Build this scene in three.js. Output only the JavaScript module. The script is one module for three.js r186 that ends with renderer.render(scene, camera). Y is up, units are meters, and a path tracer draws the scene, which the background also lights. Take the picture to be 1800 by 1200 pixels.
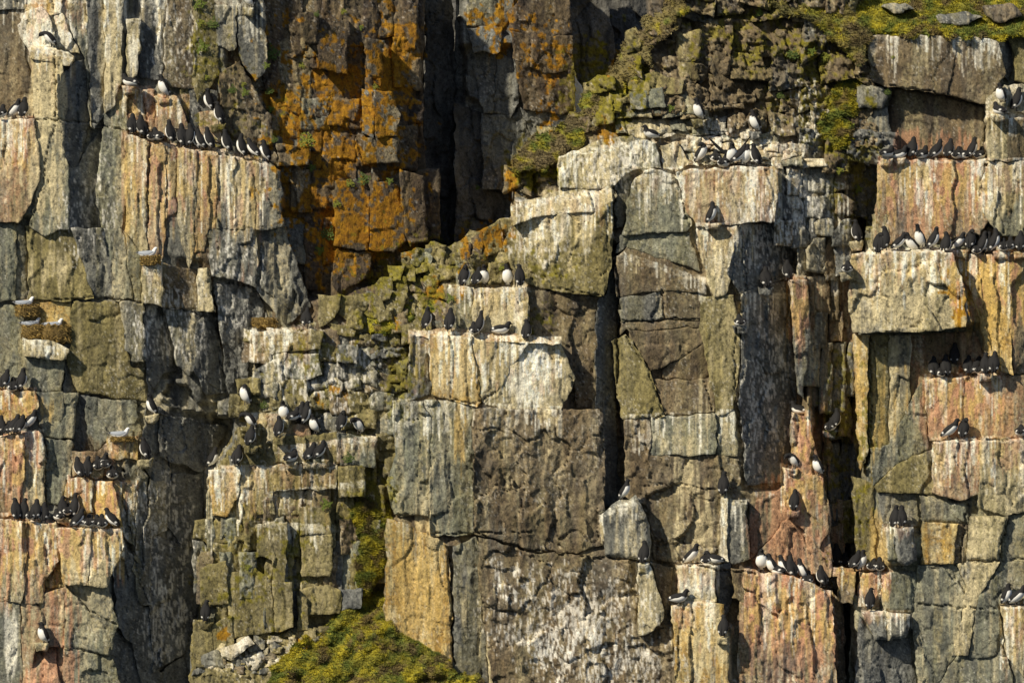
import * as THREE from 'three';
import { mergeGeometries } from 'three/addons/utils/BufferGeometryUtils.js';

// ---------------------------------------------------------------- camera, sky, sun, exposure
const M = 0.0115, CAM_D = 150;                        // metres per drawing unit, camera distance
const scene = new THREE.Scene();
const camera = new THREE.PerspectiveCamera(2 * Math.atan(600 * M / CAM_D) * 180 / Math.PI, 1800 / 1200, 1, 4000);
camera.position.set(0, 0, CAM_D); camera.lookAt(0, 0, 0); scene.add(camera);
const renderer = new THREE.WebGLRenderer({ antialias: true });
renderer.toneMapping = THREE.LinearToneMapping; renderer.toneMappingExposure = 1.44;
renderer.shadowMap.enabled = true; renderer.shadowMap.type = THREE.PCFSoftShadowMap;

const AZ = 46 * Math.PI / 180, EL = 37 * Math.PI / 180;   // sun: from the left and above, in front of the cliff
const sunDir = new THREE.Vector3(-Math.sin(AZ) * Math.cos(EL), Math.sin(EL), Math.cos(AZ) * Math.cos(EL));
{
  const w = 256, h = 128, d = new Float32Array(w * h * 4), v = new THREE.Vector3();
  for (let j = 0; j < h; j++) for (let i = 0; i < w; i++) {
    const th = (j + .5) / h * Math.PI - Math.PI / 2, ph = ((i + .5) / w - .5) * 2 * Math.PI;
    v.set(Math.cos(th) * Math.cos(ph), Math.sin(th), Math.cos(th) * Math.sin(ph));
    const e = Math.max(v.y, 0), k = Math.pow(1 - e, 4), a = (j * w + i) * 4;
    let r = .32 + .55 * k, g = .48 + .47 * k, b = .82 + .18 * k;
    if (v.y < 0) { const t = Math.min(1, -v.y * 6); r += (.09 - r) * t; g += (.13 - g) * t; b += (.16 - b) * t; }
    const s = Math.pow(Math.max(0, v.dot(sunDir)), 12) * .9;
    d[a] = r + s; d[a + 1] = g + s * .85; d[a + 2] = b + s * .6; d[a + 3] = 1;
  }
  const sky = new THREE.DataTexture(d, w, h, THREE.RGBAFormat, THREE.FloatType);
  sky.mapping = THREE.EquirectangularReflectionMapping; sky.magFilter = THREE.LinearFilter; sky.needsUpdate = true;
  scene.background = sky; scene.environment = sky;
  scene.backgroundIntensity = .3; scene.environmentIntensity = .3;
}
const sun = new THREE.DirectionalLight(new THREE.Color(1, .905, .73), 3.7);
sun.position.copy(sunDir).multiplyScalar(60); sun.castShadow = true;
Object.assign(sun.shadow.camera, { left: -16, right: 16, top: 14, bottom: -14, near: 1, far: 160 });
sun.shadow.mapSize.set(4096, 4096); sun.shadow.radius = 3; sun.shadow.bias = -.0005;
scene.add(sun, sun.target);

// ---------------------------------------------------------------- noise and small helpers
function rng(a) { return () => { a |= 0; a = a + 0x6D2B79F5 | 0; let t = Math.imul(a ^ a >>> 15, 1 | a); t = t + Math.imul(t ^ t >>> 7, 61 | t) ^ t; return ((t ^ t >>> 14) >>> 0) / 4294967296; }; }
const R0 = rng(77), TN = new Float32Array(65536), PN = new Uint16Array(1024);
for (let i = 0; i < 65536; i++) TN[i] = R0();
const h2 = (i, j) => TN[(Math.imul(i, 73856093) ^ Math.imul(j, 19349663)) >>> 7 & 65535];
function vn(x, y) {
  const i = Math.floor(x), j = Math.floor(y); let f = x - i, g = y - j;
  f = f * f * (3 - 2 * f); g = g * g * (3 - 2 * g);
  const a = h2(i, j), b = h2(i + 1, j), c = h2(i, j + 1), d = h2(i + 1, j + 1);
  return a + (b - a) * f + (c - a + (a - b - c + d) * f) * g;
}
const fbm = (x, y) => vn(x, y) * .5 + vn(x * 2.03 + 17.3, y * 2.03 + 5.1) * .3 + vn(x * 4.1 + 3.7, y * 4.1 + 31.9) * .2;
const fb2 = (x, y) => vn(x, y) * .65 + vn(x * 2.2 + 7.7, y * 2.2 + 3.3) * .35;
const sst = (a, b, x) => { x = (x - a) / (b - a); x = x < 0 ? 0 : x > 1 ? 1 : x; return x * x * (3 - 2 * x); };
const clamp = (x, a, b) => x < a ? a : x > b ? b : x;
const D2R = Math.PI / 180;
function at(px, py, z) { const s = (CAM_D - z * M) / CAM_D; return new THREE.Vector3((px - 900) * M * s, (600 - py) * M * s, z * M); }
// faceted fracture relief: leaning flat cells with sharp steps between them
function facet(u, v, cx, cy, seed, amp, tilt) {
  const x = u / cx + seed * 1.37 + (vn(u / 31 + seed, v / 31) - .5) * .5, y = v / cy + seed * 2.11 + (vn(u / 29 + 9, v / 33 + seed) - .5) * .4;
  const i0 = Math.floor(x), j0 = Math.floor(y); let best = 9, bi = 0, bj = 0, bx = 0, by = 0, sec = 9;
  for (let j = j0 - 1; j <= j0 + 1; j++) for (let i = i0 - 1; i <= i0 + 1; i++) {
    const px = i + .15 + .7 * h2(i + 311, j + 97), py = j + .15 + .7 * h2(i + 53, j + 711);
    const d = Math.max(Math.abs(px - x), Math.abs(py - y)) + .25 * (Math.abs(px - x) + Math.abs(py - y));
    if (d < best) { sec = best; best = d; bi = i; bj = j; bx = px; by = py; } else if (d < sec) sec = d;
  }
  facet.edge = sec - best;
  return amp * ((h2(bi + 7, bj + 13) - .5) * 2 + ((x - bx) * (h2(bi + 91, bj + 5) - .5) + (y - by) * (h2(bi + 3, bj + 77) - .5)) * 2 * tilt);
}

// ---------------------------------------------------------------- rock colours (linear albedo)
const PAL = {
  G: [[.195, .195, .172], [.29, .285, .24], [.115, .118, .11]], D: [[.175, .178, .168], [.25, .25, .225], [.112, .116, .114]],
  N: [[.20, .152, .095], [.27, .21, .13], [.12, .092, .062]], O: [[.235, .20, .092], [.315, .27, .135], [.135, .117, .054]],
  C: [[.40, .345, .215], [.30, .265, .17], [.52, .455, .30]], P: [[.42, .285, .185], [.45, .355, .23], [.33, .205, .13]],
  Y: [[.52, .36, .14], [.54, .44, .24], [.38, .24, .085]], V: [[.235, .24, .18], [.33, .325, .24], [.145, .152, .13]],
  L: [[.14, .10, .065], [.20, .15, .09], [.07, .055, .045]], K: [[.14, .135, .12], [.19, .184, .165], [.095, .093, .086]],
  W: [[.62, .57, .46], [.72, .68, .58], [.46, .41, .31]], M: [[.13, .115, .03], [.23, .20, .045], [.065, .06, .02]],
};
const SOFT = [[.235, .19, .12], [.29, .26, .18], [.17, .165, .145], [.40, .34, .21]];
const CK = { w: [.74, .71, .61], p: [.50, .285, .185], o: [.42, .165, .012], y: [.54, .39, .17], g: [.15, .16, .035], d: [.10, .10, .095], s: [.70, .67, .60], r: [.38, .175, .11], b: [.175, .135, .08], c: [.54, .47, .31] };
// guano runs: x0 y0 x1 y1 length white pink
const DRIP = `0 208 58 210 150 .6 .7;50 84 130 98 90 .8 .3;205 153 268 160 70 .3 .8;270 172 330 172 50 .3 .9;215 233 262 250 260 .5 .5;258 251 380 268 230 .5 .7;378 266 470 285 260 .6 .5;
0 686 62 686 60 .2 .8;0 765 75 760 120 .5 1;118 840 240 850 80 .3 .9;0 906 100 918 150 .6 1;95 922 216 932 130 .7 .9;190 772 240 772 60 .3 .6;
440 582 545 580 110 .8 .25;440 730 520 735 60 .4 .3;490 790 660 770 80 .8 .3;360 826 590 818 160 .7 .3;470 870 640 850 60 .7 .1;440 920 600 930 50 .5 .1;
720 585 985 598 150 .7 .35;790 506 930 508 90 .7 .35;900 365 1075 332 130 .7 .2;985 270 1150 250 90 1 .1;1110 298 1190 300 110 .7 .2;1190 297 1372 293 170 .9 .35;1180 240 1420 260 70 .9 .2;
1225 397 1305 396 110 .9 .3;690 705 985 720 100 .4 .1;880 610 985 605 130 .9 .1;1095 735 1290 725 90 .25 .05;1370 300 1490 330 140 .8 .1;1300 520 1400 520 90 .6 .1;1085 445 1240 495 40 .4 0;
1525 65 1765 68 80 .35 .05;1680 68 1765 70 60 .8 0;1545 281 1736 281 130 .6 .9;1735 200 1800 205 90 .9 .2;1740 284 1800 284 130 .7 .4;1497 443 1676 442 120 .7 .5;1672 445 1800 445 150 .5 1;
1625 663 1760 659 110 .4 .9;1640 776 1800 771 110 .5 .6;1548 928 1607 926 50 .3 .3;1460 993 1560 1003 70 .1 .9;1510 1004 1565 1003 70 .3 .9;1515 1075 1600 1078 40 .5 .5;1760 1066 1800 1063 140 .8 .6;
1188 993 1262 992 80 .9 .6;1180 1065 1255 1060 140 .9 .6;1270 880 1312 880 110 .8 .1;1310 1000 1465 1037 160 .35 1;1375 820 1445 840 110 .2 1;1385 490 1420 495 130 .3 .9;1055 905 1125 880 60 .8 0;1120 992 1145 992 90 .7 .1;1395 728 1430 728 130 .2 .9;
45 0 150 0 110 .9 .5;170 0 220 0 140 .5 .1;222 33 245 35 80 .5 .1;250 462 284 463 70 .9 .3;40 597 118 612 40 .8 0;245 0 290 0 110 .6 0;380 5 460 10 90 .5 0;0 0 60 20 60 .2 0;1400 492 1490 486 80 .3 .1`.split(';').map(s => s.trim().split(/\s+/).map(Number));
// stains, lichens and mosses: x y rx ry kind amount
const TINT = `590 230 190 260 o 1.0;690 110 70 150 o 1.12;620 400 130 110 o 1.28;680 400 70 80 o 1.35;500 60 50 80 o .7;560 470 40 60 o 1.0;960 90 60 120 o .95;965 200 40 80 o .9;860 30 60 50 o .95;870 80 30 40 o .9;900 320 16 60 o 1.5;862 420 45 45 o 1.05;815 440 18 60 o 1.1;765 520 28 40 o 1.1;590 690 30 26 o 1.2;560 700 20 25 o 1;535 1130 22 20 o 1.2;552 1085 14 12 o 1.4;390 1115 18 22 o 1.1;480 1112 22 10 o 1.1;
1330 120 190 110 b 1.25;1330 60 200 90 g .75;1060 160 110 120 g 1.1;940 290 60 60 g 1.3;1095 120 40 70 o .7;1070 240 30 40 o .7;820 520 30 30 o .9;700 560 25 40 o .8;
740 470 160 110 g .75;640 560 90 60 g .6;700 650 70 130 g 1.0;650 900 60 120 g .8;1100 140 90 120 g .7;960 300 80 60 g 1.0;1440 160 110 140 g .95;1500 300 60 150 g .9;1490 750 60 200 g .85;370 100 60 110 g .6;420 220 120 120 g .5;960 460 60 80 g .55;930 560 50 60 g .8;560 640 120 80 g .5;450 1000 140 160 g .5;1500 950 50 150 g .7;
740 1040 60 120 y 1.35;808 780 24 110 y .9;730 960 60 60 y .7;800 640 60 60 y .8;1540 960 24 70 y 1.1;1520 720 24 160 y .8;1560 700 60 100 y .55;1740 520 70 110 y 1.3;1690 520 30 80 o .95;1720 720 80 60 y .8;1680 500 40 70 o .75;180 890 40 60 y 1.0;60 720 50 40 y .9;1660 620 60 50 b .9;1650 730 60 70 p 1.0;1730 700 70 80 p .7;20 830 60 90 p .8;30 980 60 110 p .75;90 1050 60 120 p .6;160 800 50 40 b .9;90 1180 60 60 p .9;145 1000 60 60 c .9;1380 930 80 130 p 1.05;1380 1110 110 120 p .95;1430 780 40 120 p 1.0;1410 560 30 100 p .8;1455 560 40 120 b .8;1640 260 110 40 p .75;1640 350 100 80 p .9;1580 520 90 60 c .9;1230 940 60 60 c .9;1240 1120 60 110 c .7;85 60 55 80 w 1.2;85 180 45 140 c 1.35;75 300 45 110 c 1.2;195 100 30 110 c 1.1;235 85 14 60 w 1.1;230 340 20 110 y 1.0;290 340 16 110 p 1.0;80 330 40 130 c .7;90 470 60 90 c .55;1230 450 40 80 c .7;280 340 30 100 c .7;400 340 60 80 c .6;1770 340 50 80 c .7;790 640 50 70 c 1.1;920 660 70 70 w 1.0;880 545 60 50 c 1.0;990 400 90 80 c .9;1280 345 90 60 c 1.1;1590 510 90 80 c 1.1;1230 1025 40 40 w 1.2;1240 1120 50 90 c 1.1;420 860 60 50 c .7;100 980 60 70 c 1.0;170 970 50 50 c 1.1;20 1130 20 80 w .9;880 900 40 200 c .4;830 1100 30 110 c .5;1720 960 40 160 c .55;1690 1060 30 120 c .6;
760 900 50 160 c .5;1210 840 40 110 c .8;1170 770 60 40 c .5;1250 700 40 90 c .4;
250 90 40 110 d .6;1350 400 70 80 d .5;1650 790 60 40 d .55;1640 900 90 60 d .5;1360 1160 60 60 d .75;880 950 40 70 d .5;
1000 1090 170 110 s .82;1060 1160 150 60 s .9;890 1010 40 60 s .7;1340 700 60 180 s .66;1350 400 90 90 s .66;280 930 70 120 s .68;310 560 90 80 s .66;255 590 30 60 s .8;290 1100 50 90 s .8;420 500 60 110 s .66;150 360 60 120 s .6;1100 280 120 60 s .75;1300 250 110 50 s .7;940 420 60 80 s .55;1420 190 60 60 s .7;1400 360 70 70 s .7;300 60 60 90 s .6;560 660 120 90 s .6`.split(';').map(s => { const a = s.trim().split(/\s+/); return [+a[0], +a[1], +a[2], +a[3], a[4], +a[5]]; });
const CO = [0, 0, 0];
function mixc(c, t) { CO[0] += (c[0] - CO[0]) * t; CO[1] += (c[1] - CO[1]) * t; CO[2] += (c[2] - CO[2]) * t; }
function rockColour(u, v, w, o) {
  const P = PAL[o.pal], sd = o.seed * 3.1;
  CO[0] = P[0][0]; CO[1] = P[0][1]; CO[2] = P[0][2];
  mixc(P[1], sst(.38, .66, fbm(u / 46 + sd, v / 110 + sd)));
  mixc(P[2], .8 * sst(.5, .72, fbm(u / 20 + 40 + sd, v / 64)));
  if (o.pal !== 'K' && o.pal !== 'M' && o.pal !== 'D' && o.pal !== 'L') { // the same rock runs on from block to block
    const q = fbm(u / 85 + 70, v / 150 + 12) * 6.5; mixc(SOFT[clamp(Math.floor(q - 1), 0, 3)], (o.pal === 'O' ? .14 : .38) * sst(.4, .6, fbm(u / 30 + 9, v / 90 + 3)));
  }
  const k = .74 + .30 * fb2(u / 4.2, v / 5.2 + w) + .22 * fbm(u / 13 + 3, v / 17 + w);
  CO[0] *= k; CO[1] *= k; CO[2] *= k;
  if (o.pal !== 'K' && o.pal !== 'M') {
    const big = fbm(u / 60 + 11, v / 70 + 23);
    let s = fbm(u / 24 + 120, v / 330 + 3), wk = o.pal === 'D' || o.pal === 'L' ? .2 : o.pal === 'N' || o.pal === 'O' ? .6 : 1; mixc([.125, .13, .122], (o.pal === 'O' ? .3 : wk) * .55 * sst(.55, .66, s));
    s = fbm(u / 19 + 260, v / 260 + 9); mixc(CK.c, wk * .6 * sst(.55, .65, s)); s = fbm(u / 30 + 410, v / 190 + 2); mixc([.23, .205, .10], wk * .45 * sst(.53, .64, s));
    const stn = o.pal === 'C' || o.pal === 'P' || o.pal === 'Y' || o.pal === 'W' ? 1 : .35;
    { const q = sst(.4, .6, vn(u / 27 + 5, v / 210)); s = fb2(u / 2.7 + sd + (vn(u / 30, v / 22) - .5) * 1.2, v / 60 + 7) * (1 - q) + fb2(u / 8.5 + sd + (vn(u / 20, v / 30) - .5) * .9, v / 120 + 17) * q; } mixc(o.pal === 'C' || o.pal === 'P' || o.pal === 'Y' ? CK.w : CK.c, (o.pal === 'L' || o.pal === 'D' ? .16 : o.pal === 'N' ? .25 : .38) * stn * sst(.54, .66, s) * sst(.44, .62, big));
    s = fb2(u / 2.2 + sd + 33, v / 46 + 17); mixc(CK.d, .5 * stn * sst(.57, .7, s) * sst(.3, .6, fbm(u / 40 + 31, v / 60)));
    s = fb2(u / 4.3 + 50, v / 60 + sd); mixc(P[2], .55 * stn * sst(.55, .7, s)); s = .6 * fbm(u / 11 + 140, v / 14 + sd) + .4 * fb2(u / 3.2, v / 3.6 + 70); mixc(P[2], .62 * sst(.53, .64, s)); mixc(P[1], .5 * sst(.45, .36, s));
    s = fb2(u / 2.3 + 90, v / 3.1); mixc(CK.s, .34 * sst(.68, .78, s) * sst(.4, .62, fbm(u / 33, v / 40 + 60)));
  }
  for (let i = 0; i < TINT.length; i++) {
    const t = TINT[i], dx = (u - t[0]) / t[2], dy = (v - t[1]) / t[3], r = dx * dx + dy * dy;
    if (r > 1) continue;
    const m = 1 - r; let n, a;
    switch (t[4]) {
      case 'o': n = .55 * fbm(u / 26 + 5, v / 34) + .45 * fb2(u / 7, v / 9); a = sst(.545, .585, n + .30 * (m * t[5] - .62));
        if (a > 0) { const q = fb2(u / 5 + 8, v / 6); mixc([.25 + .22 * q, .115 + .14 * q, .009 + .010 * q], a * .85); } break;
      case 'g': n = .5 * fbm(u / 24 + 25, v / 30) + .5 * fb2(u / 6 + 3, v / 7); a = sst(.5, .62, n + .3 * (m * t[5] - .6));
        if (a > 0) { const q = fb2(u / 4 + 3, v / 4); mixc([.13 + .15 * q, .115 + .13 * q, .02 + .02 * q], a * .75); } break;
      case 's': n = .35 * fbm(u / 30 + 15, v / 36) + .65 * fb2(u / 2.5 + 31, v / 10 + 2); a = sst(.53, .62, n + .24 * (m * t[5] - .5)); mixc(CK.s, a * .62); break;
      default: n = .5 * fbm(u / 22 + 61, v / 60) + .5 * fb2(u / 4.6 + 8, v / 80); a = sst(.44, .6, n + .36 * (m * t[5] - .55)); mixc(CK[t[4]], a * .66);
    }
  }
  if (o.pal !== 'M') for (let i = 0; i < DRIP.length; i++) {
    const d = DRIP[i]; if (u < d[0] - 2 || u > d[2] + 2) continue;
    const y0 = d[1] + (d[3] - d[1]) * (u - d[0]) / (d[2] - d[0] || 1) - 3, dy = v - y0;
    if (dy < -3 || dy > d[4] * 1.25) continue;
    if (d[6] > .15) { // pink stain, ragged lower edge
      const q = .6 * fb2(u / 7 + i, v / 40 + i) + .4 * fb2(u / 2.7 + i * 3, v / 55), e = dy / d[4];
      const a = sst(.0, .16, q * 1.15 - e * .75 - .28 + d[6] * .28); mixc(fb2(u / 9 + i, v / 30) > .56 ? CK.p : CK.y, a * .62 * Math.min(1, d[6] + .1));
      if (dy < 26) { const a2 = sst(.42, .6, fb2(u / 5 + 7, v / 6) + .3 * d[6] - dy / 60 - .1); mixc(CK.r, a2 * .45 * d[6]); }
    }
    // separate white runs, each with its own length
    for (let l = 0; l < 2; l++) {
      const clu = vn(u / 19 + i * 5.1, i + .5) * .65 + vn(u / 7 + i * 2.3, i + 4.5) * .35, sc = l ? 5.6 : 2.5, c = vn(u / sc + i * 7.7 + l * 31 + (vn(u / 40, v / 26) - .5) * 1.1, i + l * 9.5 + v / 300), len = d[4] * (.06 + 1.5 * clu * vn(u / (sc * 1.6) + i * 3.3, l * 5 + i));
      if (dy < len) { const a = sst(.66 - .24 * d[5], .74 - .22 * d[5], c); mixc(fb2(u / 7, v / 25 + 4) > .42 ? CK.w : CK.c, a * (l ? .5 : .85) * sst(.28, .52, clu) * (.6 + .4 * vn(u / 3, v / 9))); }
    }
    if (dy < 9) mixc(CK.w, sst(.35, .6, fb2(u / 4 + 3, v / 3)) * .55 * d[5]);
  }
  const g = .78 + .44 * fb2(u / 2.1 + 4, v / 2.3 + w), L = (CO[0] * .3 + CO[1] * .6 + CO[2] * .1), st = 1.22, ct = g * Math.pow(L / .27, .34);
  for (let i = 0; i < 3; i++) CO[i] = clamp((L + (CO[i] - L) * st) * ct, .004, .86);
}
// cracks: width depth  x,y x,y ...
const CRACK = `5 12 1078,330 1080,450 1088,520 1085,700 1100,870;4 9 785,960 795,1080 797,1190;3 7 870,690 835,712 760,697;3 6 690,905 745,907 755,940 935,935;3 8 840,940 930,968 1060,980 1190,990 1330,1010;3 6 1185,300 1212,395 1240,480;3 6 1100,590 1140,650 1168,730 1145,740;2.5 5 1130,855 1200,850 1260,862;3 7 1165,505 1166,565;
2.5 5 970,505 1060,520;2.5 6 1005,660 1012,700 990,720;3 6 60,210 160,215 230,232 480,290;3 7 245,150 262,240 258,400;2.5 5 92,0 100,200 70,330 45,420;3 6 95,527 190,524 250,530;2.5 6 80,770 78,890;3 6 120,690 140,690 250,710;3 6 235,760 215,870 240,1000 260,1060;2.5 5 115,1030 160,1075 205,1100;3 5 110,1140 200,1152;
3 6 1565,150 1650,165 1735,187;2.5 5 1640,870 1700,885;2.5 5 1612,993 1690,990 1800,982;3 6 1550,1000 1548,1070;3 7 1700,905 1690,985;2.5 6 1770,908 1755,985;2.5 5 1610,1062 1700,1068 1800,1066;2.5 5 1640,775 1800,770;2.5 5 1530,590 1532,800;2.5 5 1620,870 1618,990;2.5 5 1720,440 1722,560;
3 6 375,545 395,690;3 6 300,540 345,550;2.5 5 365,470 380,545;3 6 250,640 285,720 300,850;3 5 330,655 395,690;3 6 1300,395 1310,500 1290,620 1305,850;3 6 1390,490 1385,620 1400,720;2.5 5 1240,670 1255,730;2.5 5 1085,565 1165,560 1240,562`.split(';').map(s => { const a = s.trim().split(/\s+/); const p = a.slice(2).map(q => q.split(',').map(Number)); return { w: +a[0], d: +a[1], p, x0: Math.min(...p.map(q => q[0])) - 9, x1: Math.max(...p.map(q => q[0])) + 9, y0: Math.min(...p.map(q => q[1])) - 9, y1: Math.max(...p.map(q => q[1])) + 9 }; });
function crackDepth(u, v, list) {
  let r = 0; const uu = u + (fb2(u / 11, v / 11) - .5) * 9, vv = v + (fb2(u / 12 + 9, v / 10) - .5) * 9;
  for (const c of list) {
    if (u < c.x0 || u > c.x1 || v < c.y0 || v > c.y1) continue;
    for (let i = 0; i + 1 < c.p.length; i++) {
      const a = c.p[i], b = c.p[i + 1], dx = b[0] - a[0], dy = b[1] - a[1];
      const t = clamp(((uu - a[0]) * dx + (vv - a[1]) * dy) / (dx * dx + dy * dy), 0, 1), e = Math.hypot(uu - a[0] - dx * t, vv - a[1] - dy * t) * 2 / c.w;
      if (e < 1) r = Math.max(r, c.d * 1.5 * (1 - e));
    }
  }
  return r;
}

// ---------------------------------------------------------------- detail textures for the rock (metres, tiling)
function tileNoise(N, px, py, seed) { // periodic value noise
  const t = new Float32Array(px * py), r = rng(seed); for (let i = 0; i < t.length; i++) t[i] = r();
  return (x, y) => {
    const X = x / N * px, Y = y / N * py, i = Math.floor(X), j = Math.floor(Y); let f = X - i, g = Y - j; f = f * f * (3 - 2 * f); g = g * g * (3 - 2 * g);
    const a = t[(j % py) * px + i % px], b = t[(j % py) * px + (i + 1) % px], c = t[((j + 1) % py) * px + i % px], d = t[((j + 1) % py) * px + (i + 1) % px];
    return a + (b - a) * f + (c - a + (a - b - c + d) * f) * g;
  };
}
const TEXM = 5.3, TS = 1024;
let rockMap, rockBump;
{
  const n = [[13, 9], [40, 26], [128, 90], [300, 240], [512, 400]].map((q, i) => tileNoise(TS, q[0], q[1], 50 + i)), st = tileNoise(TS, 400, 14, 91), st2 = tileNoise(TS, 180, 9, 92);
  const c = new Uint8Array(TS * TS * 4), b = new Uint8Array(TS * TS * 4);
  for (let y = 0; y < TS; y++) for (let x = 0; x < TS; x++) {
    const a = (y * TS + x) * 4, g = n.map(f => f(x, y)), s = st(x, y), s2 = st2(x, y);
    let l = .76 + .10 * (g[1] - .5) + .30 * (g[2] - .5) + .42 * (g[3] - .5) + .16 * (g[4] - .5) + .07 * (s - .5) + .06 * (s2 - .5);
    if (g[3] > .86) l += .10; if (g[2] * .6 + g[3] * .4 < .22) l -= .16;
    c[a] = c[a + 1] = c[a + 2] = clamp(Math.pow(clamp(l, 0, 1), 1 / 2.2) * 255, 0, 255); c[a + 3] = 255;
    const h = .30 * g[1] + .30 * g[2] + .24 * g[3] + .12 * g[4] + .08 * s;
    b[a] = b[a + 1] = b[a + 2] = clamp(h * 255, 0, 255); b[a + 3] = 255;
  }
  const mk = (d, srgb) => { const t = new THREE.DataTexture(d, TS, TS); t.wrapS = t.wrapT = THREE.RepeatWrapping; t.magFilter = THREE.LinearFilter; t.minFilter = THREE.LinearMipmapLinearFilter; t.generateMipmaps = true; if (srgb) t.colorSpace = THREE.SRGBColorSpace; t.needsUpdate = true; return t; };
  rockMap = mk(c, true); rockBump = mk(b, false);
}
const rockMat = new THREE.MeshStandardMaterial({ vertexColors: true, map: rockMap, bumpMap: rockBump, bumpScale: .022, roughness: .95, metalness: 0 });
const wetMat = new THREE.MeshStandardMaterial({ vertexColors: true, map: rockMap, bumpMap: rockBump, bumpScale: .02, roughness: .6, metalness: 0 });
const mossMat = new THREE.MeshStandardMaterial({ vertexColors: true, bumpMap: rockBump, bumpScale: .03, roughness: 1, metalness: 0 });

// ---------------------------------------------------------------- rock builder: one outline -> one solid block with a fractured face
const ZW = 480, ZH = 340, ZB = new Float32Array(ZW * ZH).fill(-9999);      // height of the finished cliff (for standing things on it)
function zAt(u, v) { let r = -9999; const i = Math.round((u + 60) / 4), j = Math.round((v + 60) / 4); for (let b = -1; b <= 0; b++) for (let a = 0; a <= 0; a++) { const k = (j + b) * ZW + i + a; if (i >= 0 && i < ZW && j > 0 && j < ZH && ZB[k] > r) r = ZB[k]; } return r; }
let seedN = 1;
function rockGeometry(poly, o) {
  const step = o.step || 2.3, seed = o.seed;
  let P = [];
  { const gu = poly.reduce((s, p) => s + p[0], 0) / poly.length, gv = poly.reduce((s, p) => s + p[1], 0) / poly.length, gr = o.grow ?? 2; poly = poly.map(p => { const l = Math.hypot(p[0] - gu, p[1] - gv) || 1; return [p[0] + (p[0] - gu) / l * gr, p[1] + (p[1] - gv) / l * gr]; }); }
  poly.forEach((a, i) => {
    const b = poly[(i + 1) % poly.length], n = Math.max(1, Math.round(Math.hypot(b[0] - a[0], b[1] - a[1]) / 7)), wob = o.wob ?? 1.9;
    for (let k = 0; k < n; k++) {
      const x = a[0] + (b[0] - a[0]) * k / n, y = a[1] + (b[1] - a[1]) * k / n;
      P.push([x + (vn(x / 17, y / 17) - .5) * 3 * wob + (vn(x / 6 + 5, y / 6) - .5) * 1.9 * wob, y + (vn(x / 17 + 40, y / 17) - .5) * 3 * wob + (vn(x / 6, y / 6 + 50) - .5) * 1.9 * wob]);
    }
  });
  const xs = P.map(p => p[0]), ys = P.map(p => p[1]), x0 = Math.min(...xs), x1 = Math.max(...xs), y0 = Math.min(...ys), y1 = Math.max(...ys);
  const cu = poly.reduce((s, p) => s + p[0], 0) / poly.length, cv = poly.reduce((s, p) => s + p[1], 0) / poly.length;
  const nx = Math.max(2, Math.ceil((x1 - x0) / step) + 1), ny = Math.max(2, Math.ceil((y1 - y0) / step) + 1);
  const U = new Float32Array(nx * ny), V = new Float32Array(nx * ny), S = new Float32Array(nx * ny);
  const sx = (x1 - x0) / (nx - 1), sy = (y1 - y0) / (ny - 1), n = P.length;
  for (let j = 0; j < ny; j++) for (let i = 0; i < nx; i++) {
    const x = x0 + i * sx, y = y0 + j * sy, k = j * nx + i; let best = 1e9, bx = 0, by = 0, inside = false;
    for (let e = 0, f = n - 1; e < n; f = e++) {
      const a = P[f], b = P[e], dx = b[0] - a[0], dy = b[1] - a[1];
      const t = clamp(((x - a[0]) * dx + (y - a[1]) * dy) / (dx * dx + dy * dy + 1e-9), 0, 1), qx = a[0] + dx * t, qy = a[1] + dy * t, d = (x - qx) * (x - qx) + (y - qy) * (y - qy);
      if (d < best) { best = d; bx = qx; by = qy; }
      if ((a[1] > y) !== (b[1] > y) && x < dx * (y - a[1]) / (b[1] - a[1]) + a[0]) inside = !inside;
    }
    best = Math.sqrt(best); S[k] = inside ? best : -best; U[k] = x; V[k] = y;
    if (!inside && best < step * 1.6) { U[k] = bx; V[k] = by; }
  }
  const idx = new Int32Array(nx * ny).fill(-1), pos = [], col = [], uv = [], ind = [], px = [], nrmZ = [];
  const tY = Math.tan((o.yaw || 0) * D2R), tP = Math.tan((o.pitch || 0) * D2R), z0 = o.z, sc = (CAM_D - z0 * M) / CAM_D, bev = o.bev ?? 1.6, amp = (o.amp ?? 1) * .72, cracks = CRACK.filter(c => c.x1 > x0 && c.x0 < x1 && c.y1 > y0 && c.y0 < y1 && !o.noCrack);
  const fx = o.fx || 52, fy = o.fy || 120;
  const height = (u, v, d) => {
    let z = o.base ? o.base(u, v, z0) : z0 - tY * (u - cu) + tP * (v - cv);
    z += facet(u, v, fx, fy, seed, 2.6 * amp, 3);
    const e1 = facet.edge; if (e1 < .04) z -= 3.6 * amp * (1 - e1 / .04);
    z += facet(u + 300, v, fx * .33, fy * .3, seed + 5, 1.5 * amp, 1.7);
    z += (fbm(u / 40 + seed, v / 62) - .5) * 7 * amp + (fb2(u / 13 + seed, v / 40) - .5) * 1.8 * amp + (fbm(u / 8, v / 9 + seed) - .5) * 2.6 * amp + (vn(u / 3, v / 3.4) - .5) * 1.0;
    if (o.lump) z += o.lump * (fbm(u / 55 + seed, v / 42) - .5) * 2 + o.lump * .5 * (fb2(u / 16, v / 13 + seed) - .5) + 3 * (fb2(u / 5, v / 4.4) - .5);
    if (cracks.length) z -= crackDepth(u, v, cracks);
    if (d < bev) { const t = 1 - d / bev; z -= bev * t * t * .8; }
    return z;
  };
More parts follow.
